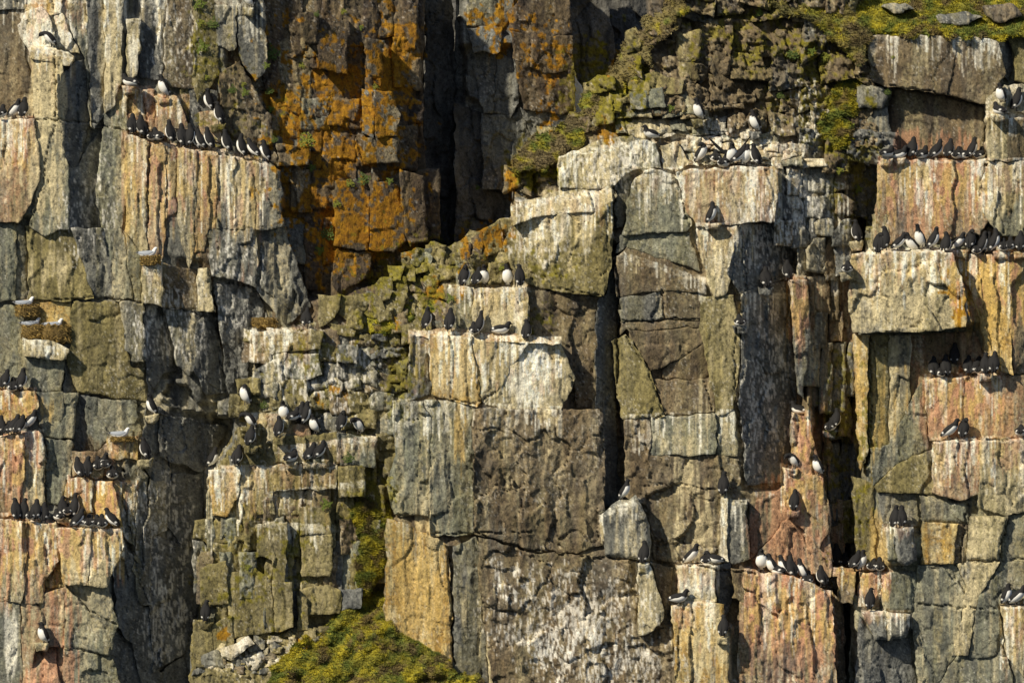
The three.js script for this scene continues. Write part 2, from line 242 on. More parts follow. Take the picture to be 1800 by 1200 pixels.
  const put = (u, v, z, side) => {
    px.push(u, v); pos.push((u - 900) * M * sc, (600 - v) * M * sc, z * M);
    uv.push((u * M + (side ? z * M * .8 : 0)) / TEXM, -v * M / TEXM);
    o.colour ? o.colour(u, v, z) : rockColour(u, v, side ? z / 9 : 0, o); col.push(CO[0], CO[1], CO[2]); return pos.length / 3 - 1;
  };
  const vert = k => { if (idx[k] < 0) { idx[k] = put(U[k], V[k], height(U[k], V[k], Math.max(0, S[k])), false); } return idx[k]; };
  const edges = new Map(), edge = (a, b) => { const r = b * 4e6 + a; if (edges.has(r)) edges.delete(r); else edges.set(a * 4e6 + b, [a, b]); };
  for (let j = 0; j + 1 < ny; j++) for (let i = 0; i + 1 < nx; i++) {
    const k = j * nx + i; const ks = [k, k + nx, k + nx + 1, k + 1];
    if (!ks.some(q => S[q] > 0) || ks.some(q => S[q] < -step * 1.6)) continue;
    const q = ks.map(vert); ind.push(q[0], q[1], q[2], q[0], q[2], q[3]);
    edge(q[0], q[1]); edge(q[1], q[2]); edge(q[2], q[3]); edge(q[3], q[0]);
    if (!o.noZ) { const zi = Math.round((U[k] + 60) / 4), zj = Math.round((V[k] + 60) / 4), zk = zj * ZW + zi, z = pos[q[0] * 3 + 2] / M; if (zi >= 0 && zi < ZW && zj >= 0 && zj < ZH && z > ZB[zk]) ZB[zk] = z; }
  }
  if (!ind.length) return null;
  const back = o.back || 55, side = new Map(), rows = [0, .18, .5, 1];
  const ring = a => { if (!side.has(a)) { const u = px[a * 2], v = px[a * 2 + 1], z = pos[a * 3 + 2] / M; side.set(a, rows.map((r, i) => { const zz = z - back * r, q = i ? (fb2(u / 9 + zz, v / 9 + i * 7) - .5) * 4 : 0; return put(u + (cu - u) * r * .03 + q, v + (cv - v) * r * .03 + q * .6, zz, true); })); } return side.get(a); };
  for (const [, [a, b]] of edges) { const p = ring(a), q = ring(b); for (let r = 0; r + 1 < rows.length; r++) ind.push(q[r], p[r], p[r + 1], q[r], p[r + 1], q[r + 1]); }
  const g = new THREE.BufferGeometry();
  g.setAttribute('position', new THREE.Float32BufferAttribute(pos, 3)); g.setAttribute('color', new THREE.Float32BufferAttribute(col, 3)); g.setAttribute('uv', new THREE.Float32BufferAttribute(uv, 2));
  g.setIndex(ind); g.computeVertexNormals(); return g;
}
const ext = p => [p[0] <= 0 ? -50 : p[0] >= 1800 ? 1850 : p[0], p[1] <= 0 ? -50 : p[1] >= 1200 ? 1250 : p[1]];
function cliff(name, label, category, kind = 'structure') {
  const g = new THREE.Group(); g.name = name; g.userData = { label, category, kind }; scene.add(g); return g;
}
let triangles = 0;
function rock(parent, name, poly, o, mat = rockMat) {
  o = { pal: 'G', yaw: 0, pitch: 0, seed: (seedN = seedN + 7.31) % 611, ...o };
  const g = rockGeometry(poly.map(ext), o); if (!g) return null;
  triangles += g.index.count / 3;
  const m = new THREE.Mesh(g, mat); m.name = name; m.castShadow = m.receiveShadow = true; parent.add(m); return m;
}
// one line per block:  palette z yaw pitch | outline | options
function blocks(parent, text, extra = {}) {
  for (const line of text.trim().split('\n')) {
    const [a, b, c] = line.split('|').map(s => s.trim()); if (!b) continue;
    const [pal, z, yaw, pitch] = a.split(/\s+/), o = { ...extra, pal, z: +z, yaw: +(yaw || 0), pitch: +(pitch || 0) };
    if (c) for (const q of c.split(/\s+/)) { const [k, v] = q.split('='); o[k] = +v; }
    rock(parent, 'rock_block', b.split(/\s+/).map(q => q.split(',').map(Number)), o);
  }
}
const inside = (p, x, y) => { let r = false; for (let i = 0, j = p.length - 1; i < p.length; j = i++) if ((p[i][1] > y) !== (p[j][1] > y) && x < (p[j][0] - p[i][0]) * (y - p[i][1]) / (p[j][1] - p[i][1]) + p[i][0]) r = !r; return r; };
const poly = s => s.trim().split(/\s+/).map(q => q.split(',').map(Number));
// jointed rock too broken to outline by hand: courses of separate blocks over an area
function broken(parent, area, o) {
  const A = poly(area), r = rng(o.seed), xs = A.map(p => p[0]), ys = A.map(p => p[1]), y1 = Math.max(...ys), x1 = Math.max(...xs);
  let y = Math.min(...ys);
  while (y < y1) {
    const h = o.h * (.6 + .8 * r()); let x = Math.min(...xs) - o.w * r();
    while (x < x1) {
      const w = o.w * (.55 + .9 * r()), hh = h * (.75 + .7 * r()), cx = x + w / 2, cy = y + hh / 2, j = () => (r() - .5) * o.w * (o.jit ?? .28);
      if (inside(A, cx, cy)) {
        const q = [[x + j() * .4, y + j()], [x + w + j() * .4, y + j()], [x + w + j() * .5, y + hh + j()], [x + j() * .5, y + hh + j()]];
        if (r() < (o.cut ?? .4)) { const k = r() < .5 ? 0 : 1, c = .25 + .3 * r(); if (k) q.splice(1, 1, [x + w * (1 - c), y], [x + w, y + hh * c]); else q.splice(0, 1, [x, y + hh * c], [x + w * c, y]); }
        const pal = o.pal[Math.floor(r() * o.pal.length)];
        rock(parent, 'rock_block', q, { pal, z: o.z(cx, cy) + (r() - .5) * 2 * o.dz, yaw: (o.yaw || 0) + (r() - .5) * (o.ry ?? 40), pitch: (o.pitch || 0) + (r() - .5) * (o.rp ?? 24), bev: o.bev ?? 4, back: o.back || 50, fx: o.fx || 30, fy: o.fy || 50, amp: o.amp ?? .8, step: o.step || 2.4, wob: o.wob ?? 1.6 });
      }
      x += w * (o.gap || .98);
    }
    y += h;
  }
}

// ================================================================ the cliff, mass by mass
const FACES = [], face = (parent, area, o) => { o = { step: 3.6, bev: 3, amp: 1.5, back: 30, noZ: true, ...o }; if (o.hug) FACES.push([parent, area, o]); else rock(parent, 'rock_face', poly(area), o, o.mat || rockMat); };
function buildFaces() { // the rock behind the blocks keeps just behind the hindmost neighbour, so that joints stay shallow
  const T = ZB.slice(), E = new Float32Array(ZW * ZH).fill(-9999);
  const slide = (src, dst, R, horiz) => { for (let j = 0; j < ZH; j++) for (let i = 0; i < ZW; i++) { let m = 1e9; for (let k = -R; k <= R; k++) { const a = horiz ? i + k : i, b = horiz ? j : j + k; if (a < 0 || b < 0 || a >= ZW || b >= ZH) continue; const z = src[b * ZW + a]; if (z > -9000 && z < m) m = z; } dst[j * ZW + i] = m < 1e8 ? m : -9999; } };
  const A = new Float32Array(ZW * ZH); slide(T, A, 3, true); slide(A, E, 3, false);
  const base = (u, v, z0) => { const x = clamp((u + 60) / 4, 0, ZW - 2), y = clamp((v + 60) / 4, 0, ZH - 2), i = Math.floor(x), j = Math.floor(y); let s = 0, n = 0; for (const [a, b] of [[0, 0], [1, 0], [0, 1], [1, 1]]) { const z = E[(j + b) * ZW + i + a]; if (z > -9000) { const w = (a ? x - i : 1 - x + i) * (b ? y - j : 1 - y + j) + 1e-3; s += z * w; n += w; } } return n ? Math.max(z0 - 90, s / n - 4.5) : z0; };
  for (const [parent, area, o] of FACES) rock(parent, 'rock_face', poly(area), { ...o, base, amp: o.amp * .45, noZ: true }, o.mat || rockMat);
}

// ---- deep gully and far wall
const gully = cliff('gully_wall', 'black wet rock walls deep inside the narrow chasm', 'rock wall');
face(gully, '700,-40 880,-40 900,520 700,520', { pal: 'K', z: -640, amp: 2.4, fx: 34, fy: 150, seed: 3, mat: wetMat });
face(gully, '960,-40 1260,-40 1260,330 960,330', { pal: 'K', z: -560, amp: 1.6, fx: 60, fy: 150, seed: 9, step: 3 });
rock(gully, 'rock_face', poly('690,-420 1300,-420 1300,-48 690,-48'), { pal: 'K', z: -600, amp: 2, fx: 40, fy: 150, step: 8, back: 60, seed: 221, noZ: true }, wetMat);
blocks(gully, `K -330 30 0|748,0 790,0 800,120 795,260 810,430 745,430|amp=2 fx=22 fy=80
K -360 -10 0|985,0 1060,0 1080,90 1060,190 1030,190 1005,100|amp=1.6
K -470 10 0|1060,0 1180,0 1130,60 1090,110 1070,150|amp=1.6`);
const snow = cliff('snow', 'pale snow patch in the cleft behind the rock pillar', 'snow');
rock(snow, 'snow_bank', poly('1002,120 1012,140 1022,160 1032,182 1020,200 1010,208 990,210 990,130'), { z: -300, yaw: -5, amp: .5, colour: () => { CO[0] = .74; CO[1] = .76; CO[2] = .80; } }, mossMat);

// ---- dark pillar with orange lichen in the chasm
const pillar = cliff('rock_pillar', 'dark rock pillar streaked with orange lichen standing inside the chasm', 'rock pillar');
face(pillar, '800,-40 990,-40 1004,60 1010,190 1008,230 960,300 890,470 800,470', { pal: 'D', z: -258, yaw: 6, amp: 1.6, seed: 14, hug: 1, back: 160 });
blocks(pillar, `G -232 14 0|830,0 905,0 900,20 885,48 822,42|amp=.8
D -212 5 8|822,48 883,48 880,92 832,90|amp=.7
L -234 12 0|890,22 975,0 1000,0 1004,60 950,60 900,52|amp=1
L -230 18 0|900,55 952,62 1006,64 1008,120 960,128 905,100|amp=1.2
D -240 0 0|830,92 872,92 866,196 848,196 838,140|amp=1
D -244 -12 0|872,95 905,102 912,180 895,205 868,195|amp=1
L -232 16 0|908,105 962,130 1006,122 1010,192 985,200 925,190 912,150|amp=1.2
D -250 10 0|845,200 900,206 915,190 940,260 895,330 850,330|amp=1.3
D -246 20 0|918,192 985,202 1004,200 1000,225 945,262|amp=1.2
K -266 24 0|800,180 846,200 852,330 890,340 880,430 800,430|amp=1.6`, { back: 60, fx: 34, fy: 70 });

// ---- the lichened wall
const lichenWall = cliff('lichen_cliff', 'brown jointed cliff wall thickly covered with orange lichen beside the chasm', 'cliff');
face(lichenWall, '300,-40 744,-40 742,90 740,200 746,330 750,420 738,470 660,560 540,640 380,640 330,300', { pal: 'L', z: -52, yaw: 13, amp: 2, fx: 34, fy: 90, seed: 22, hug: 1, back: 420, step: 3.4 });
broken(lichenWall, '455,-30 738,-30 735,200 742,420 700,450 610,500 545,520 495,500 500,290 470,190 420,110', { w: 48, h: 84, jit: .16, cut: .3, pal: ['L', 'L', 'L', 'N', 'G'], z: (u, v) => -34 - (u - 480) * .22, dz: 5, yaw: 15, ry: 18, rp: 9, seed: 5, amp: 1.1, fx: 26, fy: 60 });
rock(lichenWall, 'rock_face', poly('250,-760 742,-760 744,-42 300,-42'), { pal: 'L', z: -60, yaw: 13, amp: 2, fx: 40, fy: 110, step: 7, back: 420, seed: 222, noZ: true });
blocks(lichenWall, `G 6 -6 -4|378,8 416,12 414,80 400,88 380,78|amp=.6
G 2 4 -6|418,15 465,0 468,120 448,140 420,100|amp=.7
L -6 20 -14|528,22 560,24 556,76 532,70|amp=.7 fx=40
L -26 22 0|565,35 612,38 610,130 560,118 556,60|amp=.8
D -30 -25 0|638,156 656,160 655,186 638,184|amp=.5
D -28 -20 0|638,188 658,190 655,240 636,232|amp=.5
N -30 18 0|658,160 690,165 700,200 698,235 660,240|amp=.7
N -32 18 0|640,242 700,240 698,285 640,282|amp=.7
N -20 20 -6|642,70 672,72 670,135 648,132|amp=.6
L -24 18 0|588,318 650,322 646,440 590,430|amp=.8 fx=60
L -28 18 0|652,320 700,324 715,420 690,440 650,438|amp=.8 fx=60
L -30 20 0|590,440 655,444 640,490 600,510 585,500|amp=.8
L -32 22 0|702,300 742,310 750,420 720,430 712,400|amp=.8
N -10 12 0|488,252 545,258 540,288 490,290|amp=.8`, { back: 40 });

// ---- the grey, stained cliff on the left
const grey = cliff('grey_cliff', 'tall grey stained cliff of upright slabs carrying seabird ledges', 'cliff');
face(grey, '-60,-60 400,-60 470,140 490,300 500,520 520,600 430,760 400,800 400,1260 -60,1260', { pal: 'G', z: -14, yaw: 4, amp: 1.8, fx: 40, fy: 120, seed: 31, hug: 1, back: 60 });
blocks(grey, `N 22 2 0|0,18 50,20 38,55 44,110 62,160 60,207 0,208|fx=80 fy=200
G 28 0 0|0,0 52,0 44,16 0,14
Y 36 -14 0|48,0 112,0 106,22 80,30 68,10 44,24|amp=1.2
W 42 -14 2|46,24 70,12 84,32 94,60 96,90 50,90 36,60 34,45|amp=.8
C 36 -8 0|84,32 108,24 122,60 138,92 88,84 66,64|amp=1
C 66 -6 0|52,84 96,85 130,98 124,112 100,112 54,104|amp=.6
C 62 -16 0|54,106 108,112 106,140 102,202 84,204 62,206 56,150|amp=.9 fx=26 fy=200
D 42 48 0|104,134 126,116 150,100 156,218 150,226 130,300 118,290 104,205|amp=1 fx=26
V 34 12 0|112,0 150,0 152,60 158,200 164,226 156,214 148,98 140,88 124,50|amp=1.2 fx=40
D 30 16 0|151,0 181,0 182,200 166,226 160,200 153,60|amp=.9 fx=24 fy=200
C 36 -4 0|182,0 216,0 214,130 200,186 184,200|amp=.9 fx=30 fy=200
D 20 30 0|215,0 226,0 222,128 215,130
C 36 -10 0|224,33 246,35 242,132 222,138|amp=.6
D 16 10 0|247,0 290,0 284,142 246,134|amp=1 fx=24
N 12 10 0|291,0 338,0 342,150 300,152 288,140|amp=1
O 8 16 0|339,0 378,4 384,130 346,178 340,150|amp=1
O 4 14 0|318,80 346,84 346,180 334,232 318,160|amp=1
D 12 36 0|160,180 182,202 176,225 160,224|amp=.6
V 24 -6 0|184,190 206,156 222,158 222,234 180,230|amp=.9
P 18 0 0|208,153 268,160 268,205 273,232 224,234 222,170|amp=.9 fx=24
P 27 -4 0|270,172 286,164 312,168 330,230 318,246 274,233|amp=.8 fx=60
D 4 10 0|332,150 380,160 378,235 334,238|amp=1.2
P 16 0 0|350,197 374,198 392,220 388,250 352,248|amp=.7
N 2 14 0|386,130 420,110 470,200 488,290 450,280 392,220|amp=1.4 fx=24 fy=60
D 30 44 0|104,206 128,302 172,228 178,228 168,330 176,402 132,420 124,400 112,300|amp=1 fx=30
V 44 0 0|178,228 216,235 222,330 214,402 178,402 168,332|amp=1 fx=26 fy=160
C 54 -4 0|217,235 260,251 258,300 258,440 246,448 222,402|amp=.9 fx=20 fy=220
P 52 -3 0|260,252 290,254 290,402 284,462 258,448|amp=.9 fx=22 fy=200
D 48 6 0|291,254 310,262 308,372 291,384|amp=.8 fx=18
C 52 0 0|311,261 344,266 342,440 330,470 312,380|amp=.9 fx=20 fy=200
P 50 4 0|345,266 380,269 378,400 366,402 360,440 344,440|amp=.9 fx=20 fy=200
G 50 0 0|381,269 412,274 412,402 380,400|amp=.9 fx=18 fy=160
C 48 6 0|413,274 446,280 450,402 413,402|amp=.9 fx=20 fy=160
G 42 10 0|447,280 474,288 490,300 496,400 452,402|amp=1 fx=20 fy=120
P 60 -8 0|0,209 60,210 70,300 54,350 32,388 0,386|amp=1 fx=34 fy=200
V 60 -4 0|62,206 84,206 104,206 116,300 122,400 80,410 52,400 70,300|amp=1 fx=40 fy=220
V 50 8 0|0,390 28,392 26,528 0,530|amp=1
G 34 20 0|30,395 44,400 46,525 28,525
O 52 -6 -2|46,400 124,402 146,470 162,522 100,526 50,523|amp=1 fx=60 fy=200
G 50 6 -3|124,402 178,402 202,500 196,521 164,521 148,470|amp=1.2 fx=36
V 48 0 0|180,403 214,404 234,524 200,526|amp=1 fx=26
V 47 10 0|216,404 246,450 248,528 236,528
C 72 -2 0|249,458 284,464 283,535 250,532|amp=.6
N 38 16 -5|285,464 344,476 344,546 285,536|amp=1 fx=70
C 48 -8 0|346,474 366,470 376,545 346,546|amp=.7
G 46 6 0|366,403 450,404 450,506 420,492 372,482|amp=1.2 fx=30
G 22 14 0|452,404 500,402 545,540 500,570 452,508|amp=1.4 fx=22
O 40 6 -3|124,548 132,530 206,532 214,560 222,622 226,642 250,645 256,706 180,694 136,690 120,640|amp=.9 fx=90 fy=140
G 54 8 0|209,530 250,534 256,634 240,632 222,614|amp=.8
G 60 4 0|238,610 252,612 252,634 230,632|amp=.5
D 18 44 0|255,537 288,540 302,640 310,650 286,656 262,702 257,600|amp=1.2 fx=24
G 28 12 0|288,541 344,548 350,600 340,650 330,660 312,640|amp=1.1 fx=24
D 14 42 0|346,548 376,548 398,690 360,690 342,650|amp=1.2 fx=26
D 12 20 0|378,500 450,508 470,560 440,690 400,692|amp=1.5 fx=26 fy=60
Y 38 -4 0|40,526 122,530 126,600 44,600|amp=.7
V 44 -4 0|0,532 38,540 44,590 45,622 56,684 0,680|amp=.9
C 70 0 4|40,594 78,598 117,612 116,632 78,628 42,624|amp=.7
V 50 0 -4|46,628 78,630 114,634 106,686 56,685|amp=.6 fx=100
D 34 30 0|116,634 122,600 134,690 112,690|amp=.5
Y 74 -6 0|0,688 60,688 66,716 60,730 42,746 0,758|amp=.9 fx=30
V 66 0 0|64,690 110,690 106,768 76,766 64,722|amp=.8
V 62 14 0|111,692 134,692 128,768 106,768|amp=.8
D 34 0 0|135,694 156,700 150,742 164,792 128,790|amp=1.4
V 56 2 -3|152,700 236,706 246,756 234,772 196,770 166,790 150,742|amp=.9 fx=70
Y 78 -4 0|188,772 240,772 240,806 196,806|amp=.7
N 70 20 0|242,760 256,760 258,830 242,806|amp=.6
P 102 -4 0|0,767 40,766 40,830 30,905 0,908|amp=1 fx=24 fy=200
C 100 -2 0|41,766 66,760 78,790 76,880 60,898 34,906 42,830|amp=1 fx=24 fy=200
V 86 6 0|80,772 126,776 122,836 106,884 80,886|amp=1 fx=50
P 74 10 0|128,794 166,794 196,776 200,836 128,836|amp=1.1
Y 104 -6 0|120,842 162,844 160,902 108,906|amp=.8
Y 108 -26 4|163,845 196,848 216,930 166,908|amp=.6 fx=80
G 96 16 0|198,848 238,852 234,960 220,942 212,928|amp=.8
G 76 26 0|240,806 256,840 262,940 242,1000 238,880|amp=1
C 134 -6 0|0,908 46,918 42,1024 36,1058 0,1052|amp=1 fx=30
P 132 4 0|47,917 98,921 102,980 76,1020 76,1058 40,1060 44,1024|amp=1.1 fx=24
Y 142 -8 0|98,930 130,930 158,932 154,1028 112,1028 104,980|amp=.8 fx=30
C 142 2 0|159,932 212,932 216,962 198,1000 186,1030 156,1028|amp=.8 fx=24
O 112 0 0|77,1000 108,984 110,1030 77,1030|amp=1.4 fx=24 fy=24
D 100 42 0|200,1004 217,964 236,980 246,1062 232,1130 208,1100|amp=1 fx=24
V 128 8 0|160,1030 190,1032 206,1100 190,1150 160,1076|amp=1
V 133 0 0|0,1058 34,1060 38,1200 0,1200|amp=1
P 131 4 0|38,1060 114,1032 112,1140 66,1132 40,1200|amp=1 fx=40
V 128 2 0|116,1032 158,1078 190,1120 188,1150 113,1140|amp=1 fx=70 fy=60
P 140 0 26|52,1135 96,1140 110,1200 40,1200|amp=1.4 fx=30 fy=30
V 124 6 0|112,1142 194,1152 224,1200 112,1200|amp=1
D 88 46 0|196,1106 236,1132 262,1200 226,1200 192,1152|amp=1.2
G 82 46 0|240,862 266,900 264,1060 244,1060 236,1000|amp=1.1 fx=30
D 54 46 0|258,706 290,722 300,852 264,840 248,800|amp=1.2 fx=24
G 52 46 0|262,842 302,852 292,930 266,940|amp=1
D 28 46 0|266,938 330,962 346,1060 320,1150 272,1180 264,1062|amp=1.3 fx=34
D 8 44 0|282,725 396,752 370,800 352,830 284,800|amp=1.2 fx=24 fy=70
D 4 46 0|303,832 352,834 356,962 322,960 296,920|amp=1.2
D 40 46 0|246,1064 270,1064 280,1182 320,1154 340,1200 262,1200 236,1132|amp=1.2`);

// ---- the stepped outcrop in front
const outcrop = cliff('stepped_outcrop', 'low stepped olive rock outcrop of small columns in front of the cliffs', 'rock outcrop');
face(outcrop, '448,590 560,560 700,590 712,720 690,900 690,1180 420,1200 340,1200 350,960 372,830 420,740', { pal: 'O', z: 74, yaw: 14, pitch: 9, amp: 1.6, fx: 36, fy: 60, seed: 41, hug: 1, back: 200 });
broken(outcrop, '446,584 545,584 700,596 712,700 690,800 520,760 420,760 432,690', { w: 40, h: 30, pal: ['O', 'O', 'G', 'N', 'V'], z: (u, v) => 78 + (v - 590) * .24 - (u - 450) * .10, dz: 6, yaw: -4, ry: 44, rp: 40, pitch: 10, seed: 8, bev: 5, back: 50, fx: 20, fy: 20, amp: .8, step: 2.3 });
broken(outcrop, '366,850 590,846 640,860 640,1030 560,1050 470,1080 348,1110 356,960', { w: 22, h: 58, jit: .2, cut: .35, pal: ['O', 'O', 'N', 'V'], z: (u, v) => 128 + (v - 830) * .05 - Math.abs(u - 430) * .12, dz: 9, yaw: 4, ry: 56, rp: 12, seed: 91, bev: 2.5, back: 60, fx: 16, fy: 40, amp: .8, step: 2.3, gap: 1.5 });
broken(outcrop, '366,834 590,822 655,800 672,880 640,1040 560,1060 470,1090 345,1120 352,960', { w: 36, h: 62, jit: .14, cut: .25, pal: ['O', 'O', 'O', 'G', 'V'], z: (u, v) => 118 + (v - 830) * .05 - Math.abs(u - 430) * .12, dz: 8, yaw: 2, ry: 40, rp: 10, seed: 12, bev: 3.5, back: 60, fx: 22, fy: 60, amp: .7, step: 2.4 });
blocks(outcrop, `O 88 -6 0|442,584 500,583 566,582 562,612 470,622 448,630|amp=.8
V 92 -4 6|480,624 560,622 565,660 536,664 478,668|amp=.9
O 104 -6 0|478,672 536,666 540,705 500,730 476,730|amp=.9
G 96 4 0|593,605 628,607 626,636 592,634|amp=.5
O 96 -4 4|418,712 440,710 446,740 420,742|amp=.7
O 118 -6 0|416,752 460,754 458,784 416,782|amp=.6
O 128 0 0|424,786 466,786 464,818 424,818|amp=.6
P 118 2 4|498,748 544,746 546,766 500,768|amp=.7
O 124 -2 0|536,766 590,762 596,816 540,818|amp=.8 fx=22
V 122 8 0|592,764 662,772 656,820 598,818|amp=.9 fx=22
O 128 -4 0|478,770 534,768 536,812 480,812|amp=.8
Y 132 -10 0|366,828 420,820 418,870 402,905 372,905|amp=.9 fx=22
O 128 -2 0|422,822 478,818 480,900 424,902|amp=.9 fx=20
O 130 0 0|480,818 530,816 528,860 482,862|amp=.8 fx=18
O 128 4 0|532,820 590,820 588,860 532,860|amp=.8 fx=18
O 126 6 0|592,822 640,822 640,870 594,872|amp=.9 fx=18
O 132 2 0|528,894 580,892 582,938 528,940|amp=.5
O 130 0 0|528,942 582,940 580,1014 530,1010|amp=.6
O 148 -4 0|450,922 505,918 500,1020 480,1022 476,980 452,980|amp=.5
D 120 50 0|506,920 528,928 526,1040 524,1090 502,1080 500,1022|amp=.6
O 146 -6 0|352,1000 396,984 400,1060 352,1064|amp=.6
O 142 0 0|398,1010 450,1000 476,1020 480,1110 402,1120|amp=.7
O 150 -8 0|480,1022 512,1024 514,1100 482,1110|amp=.5
O 152 -4 0|340,1090 372,1086 376,1200 330,1200|amp=.7
O 150 6 0|374,1096 406,1084 412,1160 378,1200|amp=.6
O 128 -2 6|526,1034 570,1030 598,1038 596,1075 540,1078 528,1090|amp=.7
D 122 4 4|600,1036 636,1034 634,1066 602,1070|amp=.6
O 136 -4 0|522,1050 540,1052 540,1108 524,1108|amp=.5
O 132 0 0|522,1112 550,1108 556,1132 524,1136|amp=.7
O 132 0 0|552,1104 576,1104 574,1134 554,1132|amp=.5`);
rock(outcrop, 'rubble_slope', poly('330,1250 345,1150 400,1120 470,1128 500,1108 580,1108 600,1130 520,1160 480,1250'), { pal: 'O', z: 158, pitch: 38, lump: 9, amp: 1.4, fx: 14, fy: 12, bev: 4, wob: 4, back: 40 });
broken(outcrop, '340,1160 400,1125 500,1110 590,1112 570,1136 500,1160 470,1215 340,1215', { w: 15, h: 9, jit: .6, cut: .9, pal: ['O', 'W', 'N', 'C', 'G'], z: (u, v) => 160 + (v - 1150) * .62, dz: 3, ry: 70, rp: 50, pitch: 30, seed: 97, bev: 3, back: 16, fx: 10, fy: 8, amp: .7, step: 2.2, gap: 1.7 });
blocks(outcrop, `W 176 -20 26|390,1140 436,1120 446,1132 408,1158 392,1156|amp=1 bev=6
W 176 10 20|432,1160 458,1144 466,1156 446,1180 436,1178|amp=1 bev=6
G 172 -16 22|354,1154 384,1144 394,1170 358,1176|amp=1 bev=6
G 174 6 24|414,1158 436,1158 440,1178 416,1176|amp=1 bev=6
G 178 -10 26|376,1176 402,1166 416,1184 382,1200 366,1194|amp=1 bev=6
O 178 10 24|418,1182 452,1182 466,1200 420,1200|amp=1 bev=6
W 172 0 30|470,1160 500,1156 504,1166 474,1172|amp=.8 bev=4
G 166 0 18|436,1138 450,1134 454,1142 440,1146|amp=.8 bev=4`, { back: 30, fx: 16, fy: 16 });

// ---- the ridge of loose steps climbing to the buttress
const ridge = cliff('rock_ridge', 'crumbling ridge of small tilted blocks climbing towards the big buttress', 'rock ridge');
face(ridge, '556,545 640,530 720,460 800,425 880,385 910,380 905,500 800,620 725,720 660,700 560,600', { pal: 'O', z: 26, pitch: 18, amp: 1.8, fx: 24, fy: 26, seed: 51, hug: 1, back: 160 });
broken(ridge, '640,512 720,452 800,420 882,388 898,470 880,505 800,500 785,580 720,590 650,560 600,560', { w: 27, h: 20, pal: ['O', 'O', 'O', 'V', 'N'], z: (u, v) => 40 + (v - 470) * .26 + (u - 640) * .05, dz: 9, yaw: -8, ry: 70, rp: 50, pitch: 12, seed: 15, bev: 3.5, back: 46, fx: 14, fy: 14, amp: .7, step: 2.2, jit: .5 });
broken(ridge, '640,590 718,598 722,720 690,740 660,690', { w: 26, h: 14, pal: ['D', 'O', 'N'], z: (u, v) => 62, dz: 8, yaw: 10, ry: 50, rp: 50, pitch: 14, seed: 19, bev: 3, back: 46, fx: 14, fy: 14, amp: .8, step: 2.3, jit: .4 });
blocks(ridge, `O 58 -14 0|558,518 600,520 594,548 580,566 562,572|amp=.6
O 52 4 0|602,521 650,520 640,545 610,560 598,550|amp=.7
O 60 -20 8|640,523 662,520 668,512 676,545 668,560 632,556|amp=.7
V 46 20 14|726,440 764,434 752,452 735,468 722,462|amp=.6
O 44 -28 0|752,450 770,436 782,446 778,470 750,466|amp=.6
O 60 10 8|620,556 660,556 664,580 622,586 610,570|amp=.9
O 70 -2 8|584,572 622,574 620,590 584,588|amp=.7
O 62 -16 0|676,514 716,512 706,548 690,556 680,545|amp=.7
L 52 -18 0|812,440 826,428 824,470 816,474|amp=.5
L 54 -14 0|828,420 848,410 846,452 830,460|amp=.5
O 50 10 0|850,405 880,390 884,440 850,452|amp=.7
L 46 -20 0|760,535 772,520 776,552 764,560|amp=.5
O 54 10 6|718,536 750,532 752,552 720,556|amp=.8
L 48 -10 6|786,482 808,478 812,506 790,504|amp=.8`, { back: 40 });

// ---- the big buttress in the middle
const buttress = cliff('rock_buttress', 'massive brown rock buttress with whitewashed shelves in the middle of the cliff', 'rock buttress');
face(buttress, '1140,40 1220,-60 1560,-60 1530,260 1500,420 1480,700 1450,1260 840,1260 690,1180 690,700 760,640 900,420 905,300 1000,230 1060,150', { pal: 'N', z: 44, amp: 1.8, fx: 60, fy: 80, seed: 61, hug: 1, back: 320 });
broken(buttress, '1150,30 1230,-30 1500,-30 1530,60 1530,270 1470,290 1380,230 1240,205 1120,205 1090,150', { w: 60, h: 46, pal: ['N', 'N', 'O', 'N', 'D'], z: (u, v) => 50 + (v - 100) * .08, dz: 10, yaw: 2, ry: 50, rp: 46, pitch: 8, seed: 23, bev: 5, back: 50, fx: 18, fy: 18, amp: 2.2, jit: .55, cut: .8 });
broken(buttress, '1200,-40 1132,34 1092,100 1040,160 1002,212 935,246 898,276 892,330 905,362 985,330 980,290 1060,214 1096,150 1150,60', { w: 40, h: 32, jit: .45, cut: .8, pal: ['N', 'O', 'N', 'O'], z: (u, v) => 46 - (u - 1050) * -.06, dz: 5, yaw: -26, ry: 36, pitch: 14, rp: 30, seed: 83, bev: 6, back: 150, fx: 16, fy: 16, amp: 1.5 });
broken(buttress, '1380,255 1460,290 1492,330 1490,480 1400,488 1372,400 1372,300', { w: 26, h: 44, jit: .2, pal: ['G', 'D', 'G', 'N'], z: (u, v) => 84 - (u - 1370) * .25, dz: 7, yaw: 18, ry: 40, rp: 14, seed: 27, bev: 3.5, back: 50, fx: 20, fy: 40, amp: .8 });
broken(buttress, '1402,492 1492,486 1500,600 1496,740 1440,720 1404,700', { w: 24, h: 84, jit: .14, pal: ['P', 'N', 'D', 'P', 'G'], z: (u, v) => 84 - (u - 1400) * .75, dz: 8, yaw: 14, ry: 40, rp: 8, seed: 29, bev: 3.5, back: 60, fx: 18, fy: 60, amp: .8 });
broken(buttress, '1442,720 1516,700 1520,990 1458,1000', { w: 20, h: 80, jit: .16, pal: ['D', 'N', 'D', 'P', 'O'], z: (u, v) => 6 - (u - 1440) * .5, dz: 14, yaw: 6, ry: 50, rp: 8, seed: 37, bev: 3.5, back: 60, fx: 14, fy: 50, amp: 1 });
